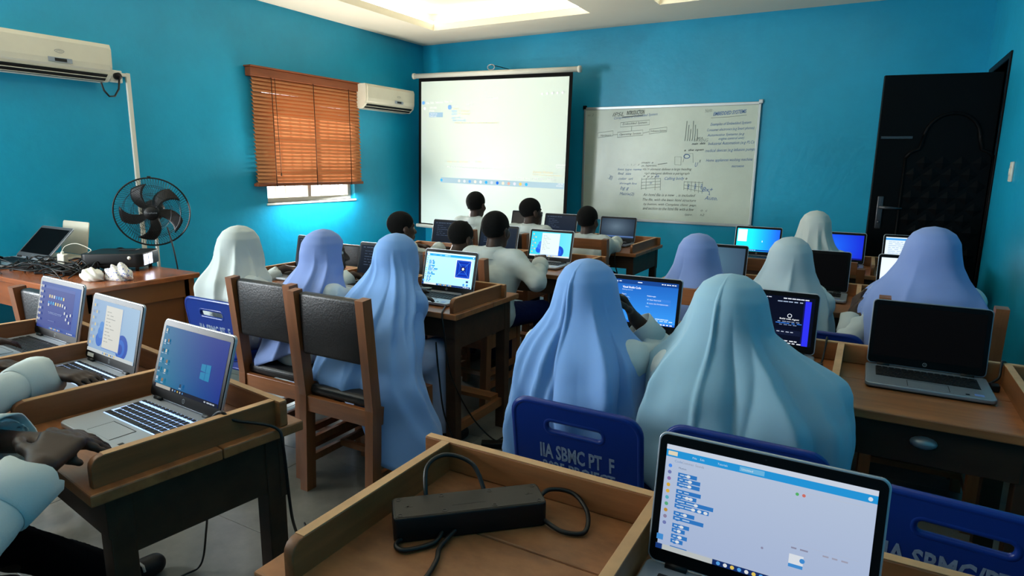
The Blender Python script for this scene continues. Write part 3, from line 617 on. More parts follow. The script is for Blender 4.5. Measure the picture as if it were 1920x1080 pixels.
def plastic_chair(label, x, y, rz=0.0, lines=None):
    """origin on the floor below the top of the backrest; the seat faces +y"""
    global BP_ME
    T = thing('plastic_chair', label, 'chair', (x, y, 0), rz, 'blue plastic classroom chairs')
    if BP_ME is None:
        me = plate([rrect(-.20, .20, 0, .36, .05, 6), rrect(-.09, .09, .265, .305, .018, 4)], .016, .006, 2)
        bm = bmesh.new(); bm.from_mesh(me); bmesh.ops.triangulate(bm, faces=[f for f in bm.faces if len(f.verts) > 4]); bm.to_mesh(me); bm.free(); BP_ME = me
    R = Matrix.Translation((0, .06, .397)) @ Matrix.Rotation(radians(90 + 9), 4, 'X')
    o = link('backrest', BP_ME.copy(), BLUEP, T, True); o.data.transform(R)
    try: o.data.shade_smooth() if False else None
    except Exception: pass
    m = MB(); rim = rrect(-.196, .196, .004, .356, .05, 6); m.tube([R @ Vector((p, q, 0)) for p, q in rim], .0105, 8, closed=True); m.build('backrest_rim', BLUEP, T, True)
    m = MB(); hole = rrect(-.092, .092, .263, .307, .019, 5); m.tube([R @ Vector((p, q, 0)) for p, q in hole], .0095, 8, closed=True); m.build('handle_rim', BLUEP, T, True)
    vs_, fs = [], []; n = 9
    for i in range(n + 1):
        for j in range(n + 1):
            u, v = i / n - .5, j / n
            vs_.append((u * .40 * (1 - .08 * v), .03 + v * .40, .425 + .02 * (2 * u) ** 2 - .012 * sin(pi * v) + (-.03 * max(0, v - .85) / .15) + .03 * max(0, .12 - v) / .12))
    for i in range(n):
        for j in range(n): a = i * (n + 1) + j; fs.append((a, a + n + 1, a + n + 2, a + 1))
    k = len(vs_); vs_ += [(x_, y_, z_ - .012) for x_, y_, z_ in vs_]; fs += [tuple(q + k for q in f[::-1]) for f in fs]
    m = MB(); m.add(vs_, fs); m.build('seat', BLUEP, T, True)
    for s_ in (-1, 1):
        m = MB(); m.tube([(s_ * .165, .04, .41), (s_ * .19, -.02, .012)], .013, 10); m.build('rear_leg', DMETAL, T, True)
        m = MB(); m.tube([(s_ * .165, .36, .40), (s_ * .185, .42, .012)], .013, 10); m.build('front_leg', DMETAL, T, True)
        m = MB(); m.tube([(s_ * .165, .04, .405), (s_ * .165, .36, .395)], .011, 8); m.build('seat_bar', DMETAL, T, True)
    if lines:
        m = MB()
        for (t, x_, z_, w_, h_) in lines: text_on(m, t, x_, z_, w_, h_, bold=.03)
        RM = R @ Matrix.Rotation(-pi / 2, 4, 'X')
        m.v = [tuple(RM @ Vector((p[0], 0, p[2])) + (R.to_3x3() @ Vector((0, 0, 1))) * .0088) for p in m.v]
        m.build('lettering', PAINTW, T, label='grey stencilled lettering')
    return T

wooden_chair('black padded wooden chair next to the blue chair, under the girl in profile', -2.345, 1.90)
wooden_chair('nearest black padded wooden chair, holding the girl with the long blue hijab', -1.868, 1.835)
wooden_chair('black padded wooden chair at the far left of the third row, by the blue wall', -2.93, 3.11)
wooden_chair('black padded chair behind the blue code-block laptop, middle of three', -2.50, 3.10)
wooden_chair('black padded chair with light wooden post under the boy reaching to his laptop', -2.055, 3.02)
wooden_chair('black padded chair of the boy in front of the projection screen', -2.98, 4.36)
wooden_chair('dark padded chair of the boy turning his head, in the front row', -2.50, 4.36)
wooden_chair('open-backed wooden chair of the boy nearest the whiteboard', -1.84, 4.36, pad=False)
wooden_chair('open-backed wooden chair of the girl in lavender beside the dark blue laptop', -.79, 2.80, pad=False)
wooden_chair('wooden chair beside the right wall behind the blank dark laptop', .285, 2.93, pad=False, h=.93)
wooden_chair('empty open-backed wooden chair in front of the bright cyan laptop', -.66, 3.99, pad=False, h=.86)
wooden_chair('open-backed wooden chair of the girl in white by the door', -.19, 4.14, pad=False, h=.87)
wooden_chair('empty wooden chair with black pad in front of the teacher table', -2.88, 1.27)
L1 = [('IIA SBMC PT  F', -.112, .176, .235, .05), ('2025 PROJECT', -.105, .122, .23, .046)]
L2 = [('IIA SBMC/PTCF', -.150, .172, .30, .056), ('2025 PROJECT', -.145, .110, .27, .054)]
plastic_chair('blue chair with IIA SBMC stencil behind the power strip desk', -.675, 1.575, 0.0, L1)
plastic_chair('blue plastic chair half hidden behind the nearest laptop, under the pale teal hijab', -.215, 1.60, 0.0)
plastic_chair('empty blue plastic chair with stencilled lettering at the right edge', .245, 1.50, radians(-4), L2)
plastic_chair('blue plastic chair of the white hijab girl beside the teacher table', -2.815, 1.945, 0.0, L1)
plastic_chair('dark blue plastic chair behind the black-and-violet screen laptop', -.16, 2.90, 0.0)
wooden_chair('wooden chair of the student at the near left laptop, mostly out of view', -1.60, -.12, pad=False)
wooden_chair('wooden chair of the second student from the near left laptop', -2.08, -.05, pad=False)
wooden_chair('wooden chair of the student farthest left', -2.60, .01, pad=False)

# ------------------------------------------------------------------ laptops
LW, LD, SWD, SHT = .338, .237, .310, .1745
def blur(a, b_, t): return tuple(x + (y - x) * t for x, y in zip(a, b_))
def tiny(d, u, v, w, h, c, n, br=1.0, seed=1):
    """a row of n unreadable word marks"""
    r = random.Random(seed); x = u
    for i in range(n):
        ww = w / n * r.uniform(.55, .95); d.rect(x, v, x + ww, v + h, c, br, layer=d.k); x += w / n
    d.k += 1
def s_win10(d, br, a=(14, 120, 160), b_=(20, 50, 150), logo=(20, 140, 190)):
    d.grid(lambda u, v: blur(a, b_, min(1, max(0, (u * 1.15 + v * .35 - .25)))), br=br)
    for (i, j) in ((0, 0), (1, 0), (0, 1), (1, 1)):
        x0_, y0_ = .665 + i * .073, .33 + j * .125; d.poly([(x0_, y0_ + .01 * (1 - i)), (x0_ + .068, y0_), (x0_ + .068, y0_ + .118 + .006 * i), (x0_, y0_ + .112 + .008 * i)], logo, br)
    d.rect(0, 0, 1, .06, (16, 22, 44), br); d.rect(.03, .004, .27, .056, (190, 186, 176), br)
    for i in range(5): d.disc(.31 + i * .04, .03, .009, ((200, 210, 220), (80, 150, 220), (230, 200, 90))[i % 3], br)
    tiny(d, .80, .02, .17, .02, (200, 210, 220), 4, br)
    for i, (u, v) in enumerate(((.04, .93), (.045, .75), (.10, .77), (.04, .60), (.095, .60), (.04, .45), (.14, .44), (.04, .30), (.14, .29), (.04, .15), (.13, .14), (.43, .14))):
        c = ((210, 205, 190), (200, 210, 225), (150, 110, 70), (30, 60, 90))[i % 4]; d.rect(u - .012, v - .025, u + .014, v + .025, c, br); d.rect(u - .018, v - .05, u + .02, v - .038, (170, 195, 215), br)
def s_bloom(d, br, doc=(.30, .13, .66, .93), c0=(150, 184, 222), c1=(170, 205, 235), dc=(232, 232, 222), col=(40, 110, 215)):
    d.grid(lambda u, v: blur(c0, c1, u), br=br)
    for (u, v, r_, cc) in ((.22, .26, .075, col), (.24, .40, .065, blur(col, (120, 190, 240), .3)), (.25, .52, .05, blur(col, (120, 190, 240), .5)), (.72, .24, .13, blur(col, (10, 40, 150), .4)), (.70, .22, .09, col), (.69, .2, .055, blur(col, (10, 40, 150), .5))): d.disc(u, v, r_, cc, br)
    d.rect(doc[0] - .006, doc[1] - .02, doc[2] + .006, doc[3], (120, 160, 225), br); d.rect(*doc, dc, br)
    for i in range(10): tiny(d, doc[0] + .035, doc[3] - .12 - i * .062, .10 + .05 * (i % 3), .014, (176, 178, 172), 2, br, i)
    d.rect(0, 0, 1, .065, (214, 222, 222), br)
    for i in range(8): d.disc(.36 + i * .036, .033, .011, ((90, 150, 220), (240, 200, 90), (90, 100, 120))[i % 3], br)
    for i in range(7):
        d.rect(.045, .86 - i * .12, .075, .915 - i * .12, ((225, 205, 150), (150, 160, 190))[i % 2], br)
        if i % 2: d.rect(.105, .86 - i * .12, .135, .915 - i * .12, (225, 210, 160), br)
def s_files(d, br):
    d.grid(lambda u, v: blur((48, 66, 150), (52, 100, 190), u * .7 + v * .3), br=br)
    d.rect(.13, .10, .87, .93, (50, 70, 158), br); d.rect(.13, .87, .87, .93, (70, 96, 180), br)
    for j in range(2):
        for i in range(7): d.rect(.235 + i * .06, .68 - j * .14, .27 + i * .06, .745 - j * .14, ((236, 214, 150), (236, 220, 170), (228, 232, 236), (60, 150, 230), (70, 170, 235), (90, 190, 240), (240, 220, 150))[i if j == 0 else (i + 3) % 7], br)
    for (u, v) in ((.245, .5), (.66, .52), (.67, .40), (.74, .36), (.82, .39), (.72, .28), (.80, .23)): d.rect(u, v, u + .033, v + .055, (226, 232, 238), br)
    tiny(d, .28, .37, .36, .012, (150, 170, 215), 9, br); tiny(d, .30, .345, .32, .01, (150, 170, 215), 8, br, 3)
    tiny(d, .30, .19, .16, .01, (120, 140, 200), 4, br, 5)
    for i in range(7):
        for j in range(2): d.rect(.02 + j * .045, .88 - i * .12, .048 + j * .045, .93 - i * .12, ((236, 226, 196), (220, 226, 236))[(i + j) % 2], br)
    for i in range(9): d.disc(.38 + i * .032, .045, .010, ((80, 180, 240), (236, 240, 244), (240, 200, 90))[i % 3], br)
    tiny(d, .82, .03, .15, .02, (220, 226, 236), 4, br)
def s_blocks(d, br, white=(222, 232, 240), bar=(60, 160, 230), stage=None, blk=(66, 140, 214)):
    d.grid(lambda u, v: blur(white, blur(white, (150, 170, 220), .35), 1 - v), br=br)
    d.rect(0, .885, 1, .955, bar, br); d.rect(.01, .90, .06, .94, (240, 230, 200), br); d.text('File', .14, .910, .022, .018, (214, 236, 250), br); d.text('Edit', .18, .910, .022, .018, (214, 236, 250), br)
    d.text('Tutorials', .27, .910, .05, .018, (214, 236, 250), br); d.rect(.38, .90, .50, .945, blur(bar, (255, 255, 255), .35), br); d.text('Untitled', .39, .912, .055, .018, (236, 246, 255), br)
    d.rect(0, .955, 1, 1, blur(white, (255, 255, 255), .4), br); d.disc(.97, .918, .010, (230, 240, 250), br)
    for i in range(10): d.disc(.028, .80 - i * .062, .010, ((76, 151, 255), (120, 130, 190), (150, 120, 180), (230, 180, 60), (235, 190, 70), (90, 185, 200), (90, 180, 130), (200, 150, 60), (150, 140, 170), (120, 130, 190))[i], br)
    d.text('Code', .05, .845, .04, .022, (120, 150, 200), br); d.text('Costumes', .09, .845, .06, .022, (150, 160, 180), br); d.text('Sounds', .16, .845, .045, .022, (150, 160, 180), br)
    d.text('Motion', .075, .79, .04, .018, (90, 110, 140), br)
    v = .755
    for i, (w, n, gap) in enumerate(((.10, 1, 0), (.12, 1, 0), (.12, 1, .02), (.13, 0, 0), (.11, 2, 0), (.20, 1, 0), (.18, 3, .025), (.11, 1, 0), (.16, 0, .025), (.09, 1, 0), (.07, 1, .01), (.085, 1, 0), (.065, 1, .02), (.09, 0, 0))):
        d.rect(.075, v - .038, .075 + w, v, blk, br); d.rect(.09, v - .044, .105, v - .036, blk, br)
        tiny(d, .085, v - .025, w * .5, .012, (190, 215, 245), 2, br, i)
        for k in range(n): d.disc(.075 + w * (.55 + .18 * k), v - .019, .011, (236, 242, 248), br, ry=.014)
        v -= .046 + gap
    d.rect(0, .085, .035, .14, (70, 150, 225), br)
    d.rect(.06, .055, 1, .058, (190, 200, 215), br)
    if stage:
        d.rect(.655, .28, .965, .84, (235, 240, 248), br); d.grid_rect = None
        d.rect(.665, .30, .955, .82, (14, 60, 170), br)
        for k in range(5):
            f_ = 1 - k * .19; cx_, cy_ = .81, .56; w_, h_ = .145 * f_, .26 * f_
            d.rect(cx_ - w_, cy_ - h_, cx_ + w_, cy_ + h_, ((16, 66, 180), (10, 40, 150))[k % 2], br)
        for (a, b_) in (((.665, .30), (.955, .82)), ((.665, .82), (.955, .30))): d.poly([(a[0], a[1]), (a[0] + .006, a[1]), (b_[0], b_[1]), (b_[0] - .006, b_[1])], (90, 140, 220), br)
        d.rect(.775, .51, .845, .62, (12, 20, 50), br); d.disc(.81, .565, .022, (240, 236, 228), br)
        for (u, v_) in ((.86, .10), (.93, .10)): d.disc(u, v_, .02, (60, 140, 220), br)
        d.rect(.90, .17, .945, .225, (20, 40, 110), br)
    else:
        d.rect(.635, .855, .95, .858, (200, 208, 224), br); d.disc(.66, .83, .008, (90, 190, 110), br); d.disc(.69, .83, .008, (220, 120, 110), br); d.rect(.64, .39, .955, .392, (190, 200, 220), br)
        d.rect(.655, .20, .72, .30, (236, 242, 250), br); d.rect(.655, .185, .72, .215, (70, 150, 225), br); d.disc(.715, .26, .012, (70, 150, 225), br)
        tiny(d, .66, .35, .08, .014, (150, 150, 175), 2, br); tiny(d, .80, .35, .12, .014, (170, 170, 190), 3, br, 4)
        d.disc(.53, .28, .006, (150, 150, 180), br)
    d.rect(.30, 0, 1, .05, (24, 50, 110), br); d.rect(0, 0, .30, .05, (200, 206, 206), br); d.rect(0, 0, .035, .05, (24, 60, 130), br)
    for i in range(9): d.disc(.33 + i * .035, .025, .010, ((90, 170, 240), (236, 240, 244), (240, 210, 100))[i % 3], br)
    tiny(d, .86, .015, .12, .02, (220, 226, 236), 4, br, 8)
def s_code(d, br, bg=(28, 92, 180), title='Visual Studio Code'):
    d.grid(lambda u, v: blur(blur(bg, (60, 160, 245), .8), bg, v), br=br)
    d.rect(0, .90, 1, 1, blur(bg, (10, 30, 80), .45), br); d.rect(0, 0, 1, .05, blur(bg, (40, 110, 220), .5), br)
    tiny(d, .03, .945, .22, .02, (210, 225, 245), 5, br); d.text('Welcome', .12, .915, .07, .025, (220, 232, 248), br); tiny(d, .46, .945, .10, .02, (220, 232, 248), 1, br); tiny(d, .78, .945, .2, .02, (230, 240, 250), 6, br, 7)
    d.text(title, .26, .80, .25, .05, (240, 246, 255), br, .02); d.text('Editing evolved', .26, .745, .14, .03, (205, 225, 248), br)
    d.text('Start', .26, .64, .06, .03, (220, 235, 250), br)
    for i, t in enumerate(('New File...', 'Open File...', 'Open Folder...', 'Clone Repository...')): d.text(t, .28, .58 - i * .055, .10, .026, (170, 210, 250), br)
    d.text('Walkthroughs', .60, .64, .12, .032, (235, 242, 252), br, .01)
    for i in range(2):
        d.rect(.60, .545 - i * .085, .92, .605 - i * .085, blur(bg, (80, 150, 235), .5), br); d.disc(.62, .575 - i * .085, .008, (150, 210, 255), br); d.text(('Get Started', 'Learn the Fundamentals')[i], .64, .562 - i * .085, .15 + .1 * i, .026, (225, 236, 250), br)
    d.text('More...', .60, .40, .05, .025, (200, 225, 250), br)
    tiny(d, .74, .135, .20, .022, (180, 210, 245), 3, br, 2); tiny(d, .74, .095, .24, .022, (180, 210, 245), 4, br, 3); tiny(d, .72, .015, .26, .022, (236, 242, 250), 6, br, 4)
def s_agent(d, br):
    d.grid(lambda u, v: (8, 14, 34), br=br)
    d.rect(.90, .0, .965, .93, (36, 40, 200), br * 1.6); d.rect(.885, .0, .90, .93, (18, 20, 90), br)
    tiny(d, .05, .95, .5, .018, (190, 200, 220), 9, br); tiny(d, .66, .945, .28, .022, (225, 232, 245), 6, br, 5); tiny(d, .60, .88, .3, .02, (170, 190, 220), 5, br, 6)
    d.disc(.745, .60, .025, (230, 236, 246), br); d.disc(.745, .60, .018, (8, 14, 34), br)
    d.text('Build with Agent', .64, .505, .21, .042, (240, 244, 250), br, .02)
    tiny(d, .62, .465, .25, .016, (150, 165, 195), 5, br, 1); tiny(d, .60, .432, .29, .016, (60, 130, 235), 5, br, 2); tiny(d, .64, .40, .2, .014, (130, 150, 185), 4, br, 3)
    d.rect(.60, .19, .88, .30, (18, 26, 52), br); tiny(d, .62, .25, .2, .016, (190, 200, 220), 4, br, 4); tiny(d, .62, .06, .25, .022, (235, 240, 248), 5, br, 8); tiny(d, .70, .015, .2, .02, (235, 240, 248), 4, br, 9)
    for i in range(8): tiny(d, .06, .80 - i * .06, .12 + .04 * (i % 3), .016, (90, 110, 150), 3, br, 20 + i)
def s_dark(d, br, c=(20, 26, 36), rows=6):
    d.grid(lambda u, v: blur(c, (34, 42, 54), v), br=br)
    tiny(d, .05, .92, .5, .02, (90, 104, 124), 6, br); d.rect(0, 0, 1, .05, blur(c, (50, 70, 100), .5), br)
    for i in range(rows): tiny(d, .1, .8 - i * .09, .2 + .1 * (i % 3), .018, (70, 84, 106), 3, br, i)
    tiny(d, .4, .015, .25, .022, (110, 124, 146), 6, br, 3)
def s_plain(d, br, a, b_, bar=(20, 40, 120)):
    d.grid(lambda u, v: blur(a, b_, min(1, max(0, 1.2 * math.hypot(u - .35, (v - .5) * .6)))), br=br)
    d.rect(0, 0, 1, .06, bar, br)
    for i in range(6): d.disc(.3 + i * .04, .03, .010, (220, 230, 245), br)
def s_page(d, br):
    d.grid(lambda u, v: (226, 238, 248), br=br); d.rect(0, .88, 1, .96, (70, 160, 235), br)
    for i in range(9): tiny(d, .06, .80 - i * .075, .3 + .2 * (i % 3), .02, (150, 185, 220), 4, br, i)
    d.rect(0, 0, 1, .05, (190, 205, 220), br)
def s_cyan(d, br):
    d.grid(lambda u, v: blur((30, 225, 250), (30, 90, 235), min(1, max(0, u * 1.5 - .55))), br=br)
    d.rect(.02, .42, .24, .96, (232, 246, 252), br); d.rect(.02, .02, 1, .08, (20, 70, 170), br)
    for i in range(5): d.disc(.28 + i * .045, .05, .011, (230, 240, 250), br)
    d.poly([(.60, .42), (.62, .42), (.615, .5), (.60, .48)], (220, 240, 255), br)
def s_glare(d, br):
    d.grid(lambda u, v: blur((96, 116, 132), (36, 50, 66), min(1, 1.6 * math.hypot(u - .45, v - .6))), br=br)
    d.rect(0, .06, 1, .13, (80, 110, 160), br)

KEY_ME = {}
def laptop(label, x, y, z=.7505, rz=0.0, tilt=14, screen=None, br=1.0, keys='joined', shell=None, paper=False, bez=None, keyglow=False):
    """origin under the middle of the base; the user sits on the -y side"""
    T = thing('laptop', label, 'laptop', (x, y, z), rz, 'student laptops'); SH = shell or ALU; BZ = bez or BEZ
    me = plate([rrect(-LW / 2, LW / 2, -LD / 2, LD / 2, .014, 5)], .013, .003, 2); me.transform(Matrix.Translation((0, 0, .0115))); base = link('base', me, SH, T, False)
    m = MB(); m.box(-LW / 2 + .012, LW / 2 - .012, -LD / 2 + .01, LD / 2 - .008, 0.0, .0055); m.build('underside', BLACK, base)
    zt = .0181
    m = MB(); m.box(-.142, .142, -.028, .082, zt, zt + .0006); kb = m.build('keyboard', KGLOW if keyglow else KDARK, T)
    rows = []
    for r_ in range(6):
        y0_ = .080 - r_ * .0180
        if r_ == 5: xs = [(-.140, .016), (-.1215, .016), (-.103, .016), (-.0845, .016), (-.066, .092), (.0285, .016), (.047, .016), (.0655, .016), (.084, .016), (.1025, .016), (.121, .016)]
        else:
            off_ = (0, 0, .004, .007, .012)[r_]; xs = [(-.140 + off_ + k * .01865, .0145) for k in range(15) if -.140 + off_ + k * .01865 + .016 < .1405]
        for (kx, kw) in xs: rows.append((kx, kw, y0_ - (.009 if r_ == 0 else .0150), y0_))
    if keys == 'parts':
        for (kx, kw, ya, yb) in rows:
            kk = (round(kw, 4), round(yb - ya, 4))
            if kk not in KEY_ME:
                mm = MB(); mm.box(-kw / 2, kw / 2, -(yb - ya) / 2, (yb - ya) / 2, 0, .0022, b=.0009); o = mm.build('key', KEY, kb, loc=(kx + kw / 2, (ya + yb) / 2, zt + .0006)); KEY_ME[kk] = o.data
            else: link('key', KEY_ME[kk], KEY, kb, loc=(kx + kw / 2, (ya + yb) / 2, zt + .0006))
    elif keys == 'joined':
        mm = MB()
        for (kx, kw, ya, yb) in rows: mm.box(kx, kx + kw, ya, yb, zt + .0006, zt + .0026)
        mm.build('keys', KEY, kb, kind='stuff')
    m = MB(); m.box(-.055, .055, -.104, -.042, zt, zt + .0006, b=.0002); tp = m.build('touchpad', SH, T)
    m = MB(); m.box(-.054, .054, -.0425, -.0405, zt + .0006, zt + .0009); m.box(-.056, -.054, -.104, -.0405, zt + .0003, zt + .0007); m.box(.054, .056, -.104, -.0405, zt + .0003, zt + .0007); m.build('touchpad_groove', KDARK, tp)
    m = MB(); m.box(.118, .142, -.10, -.082, zt, zt + .0005); m.build('sticker', STICK, T, label='small blue sticker')
    m = MB(); m.box(.095, .105, -.104, -.092, zt, zt + .0005); m.build('fingerprint_reader', BLACK, T)
    for s_ in (-1, 1):
        m = MB(); m.cyl((s_ * .12 - .018, LD / 2 - .010, .020), (s_ * .12 + .018, LD / 2 - .010, .020), .0065, 10); m.build('hinge', BLACK, T, True)
    hl = .222
    R = Matrix.Translation((0, LD / 2 - .010, .0205)) @ Matrix.Rotation(radians(-tilt), 4, 'X')
    RB = R @ Matrix.Translation((0, .004, 0)) @ Matrix.Rotation(pi / 2, 4, 'X')
    me = plate([rrect(-LW / 2, LW / 2, .002, hl, .013, 6)], .007, .0015, 2); me.transform(R @ Matrix.Translation((0, .0045, 0)) @ Matrix.Rotation(pi / 2, 4, 'X')); lid = link('lid', me, SH, T)
    me = plate([rrect(-LW / 2 + .0022, LW / 2 - .0022, .004, hl - .0022, .012, 6)], .0024, .0006, 1); me.transform(R @ Matrix.Rotation(pi / 2, 4, 'X')); link('bezel', me, BZ, lid)
    m = MB(); m.lathe([(.0052, 0), (.0058, .0003), (.0064, 0)], 18, M=R @ Matrix.Translation((0, -.0014, .0165)) @ Matrix.Rotation(pi / 2, 4, 'X'))
    for dx in (-.0018, .0015):
        v0 = [R @ Vector((dx + a, -.0016, .0165 + b_)) for a, b_ in ((-.0004, -.003), (.0004, -.003), (.0012, .003), (.0004, .003))]; m.add(v0, [(0, 1, 2, 3)])
    m.build('logo', LOGO, lid)
    if paper:
        m = MB(); m.add([R @ Vector((a, -.0019, b_)) for a, b_ in ((-.152, .010), (-.108, .010), (-.108, .023), (-.152, .023))], [(0, 1, 2, 3)]); m.build('paper_label', WPLAS, lid, label='small white paper label')
    m = MB(); m.lathe([(0, 0), (.0016, 0)], 10, M=R @ Matrix.Translation((0, -.0015, hl - .009)) @ Matrix.Rotation(pi / 2, 4, 'X')); m.build('webcam', KDARK, lid)
    d = Display(SWD, SHT)
    if screen is None: d.grid(lambda u, v: (5, 5, 6), 2, 2, br=br)
    else: screen(d, br)
    o = d.build('display', lid, None); o.matrix_local = R @ Matrix.Translation((-SWD / 2, -.0016, .030))
    return T

def lap_from_hinge(label, xl, xr, yh, **k):
    rz = k.get('rz', 0.0); d = LD / 2 - .010; return laptop(label, (xl + xr) / 2 + d * sin(rz), yh - d * cos(rz), **k)
lap_from_hinge('nearest laptop with a pale block-coding page, seen close at the bottom', -.268, .070, .968, screen=lambda d, b_: s_blocks(d, b_, (196, 212, 238), (40, 160, 232), None, (52, 128, 208)), br=.74, tilt=9, keys='joined')
lap_from_hinge('silver laptop with glowing keyboard and teal desktop on the near left desk', -1.745, -1.407, .985, screen=s_win10, br=.72, tilt=17, keys='parts', keyglow=True, rz=radians(-4))
lap_from_hinge('laptop with a white document over blue bloom wallpaper on the near left desk', -2.275, -1.937, 1.08, screen=s_bloom, br=.72, tilt=13, keyglow=True, paper=True, rz=radians(-5))
lap_from_hinge('laptop with deep blue file window, farthest on the near left desk', -2.77, -2.432, 1.155, screen=s_files, br=.72, tilt=13, rz=radians(-3))
lap_from_hinge('blank dark laptop with grey keyboard deck on the right desk', .050, .388, 2.462, screen=None, tilt=8, keys='parts', shell=ALU2)
lap_from_hinge('laptop showing a bright blue code editor welcome page in front of the blue hijab girl', -.952, -.614, 2.45, screen=s_code, br=1.15, tilt=12, rz=radians(2))
lap_from_hinge('laptop with black screen and violet stripe in front of the pale teal hijab girl', -.455, -.117, 2.435, screen=s_agent, br=.9, tilt=8)
lap_from_hinge('laptop with bright block-coding page and dark blue stage, on the middle left desk', -2.065, -1.727, 2.68, screen=lambda d, b_: s_blocks(d, b_, (176, 246, 255), (40, 160, 250), True, (40, 140, 210)), br=1.3, tilt=14, rz=radians(-1))
lap_from_hinge('dark laptop half hidden behind the long blue hijab', -2.545, -2.207, 2.70, screen=s_dark, tilt=13)
lap_from_hinge('dark grey laptop in front of the girl shown in profile', -3.095, -2.757, 2.74, screen=lambda d, b_: s_dark(d, b_, (48, 58, 74)), tilt=12)
lap_from_hinge('dark code laptop behind the boy bending his head low', -3.13, -2.79, 4.21, screen=s_dark, tilt=13)
lap_from_hinge('dark blue code laptop beside the head of the boy with the reaching arm', -2.58, -2.242, 4.06, screen=lambda d, b_: s_dark(d, b_, (18, 30, 46)), tilt=14)
lap_from_hinge('bright laptop with a document over bloom wallpaper under the reaching hand', -2.10, -1.762, 3.975, screen=lambda d, b_: s_bloom(d, b_, (.27, .08, .72, .96), (60, 214, 240), (120, 226, 240), (226, 250, 250), (30, 100, 230)), br=1.05, tilt=14)
lap_from_hinge('brownish dark laptop beside the boy in front of the projection screen', -3.135, -2.797, 5.55, screen=lambda d, b_: s_plain(d, b_, (60, 58, 54), (44, 44, 44), (50, 50, 56)), tilt=14, keys='none')
lap_from_hinge('dark navy laptop between two boys in the front left row', -2.70, -2.362, 5.42, screen=lambda d, b_: s_dark(d, b_, (24, 34, 50)), tilt=14, keys='none')
lap_from_hinge('laptop with grey glare on its screen at the end of the front left desk', -2.12, -1.782, 5.40, screen=s_glare, tilt=12, keys='joined', shell=ALU2)
lap_from_hinge('laptop with a grey-blue screen beside the girl in lavender', -.92, -.582, 3.80, screen=lambda d, b_: s_plain(d, b_, (84, 120, 140), (50, 70, 92), (40, 60, 110)), tilt=12)
lap_from_hinge('black-screened laptop behind the greyish white hijab', -.392, -.054, 3.83, screen=None, tilt=10)
lap_from_hinge('white-screened laptop half hidden by the girl in lavender near the door', .075, .413, 3.86, screen=lambda d, b_: s_plain(d, b_, (236, 246, 252), (214, 232, 246), (190, 205, 220)), br=1.1, tilt=10)
lap_from_hinge('bright cyan laptop on the front right desk', -.892, -.552, 5.15, screen=s_cyan, br=1.2, tilt=12)
lap_from_hinge('deep blue screened laptop behind the girl in the white hijab', -.33, .01, 5.07, screen=lambda d, b_: s_plain(d, b_, (30, 110, 245), (24, 30, 200), (20, 24, 120)), br=1.05, tilt=12)
lap_from_hinge('laptop with a white page beside the black door', .115, .453, 5.10, screen=s_page, br=1.05, tilt=12)
# paper label on the bezel of one laptop

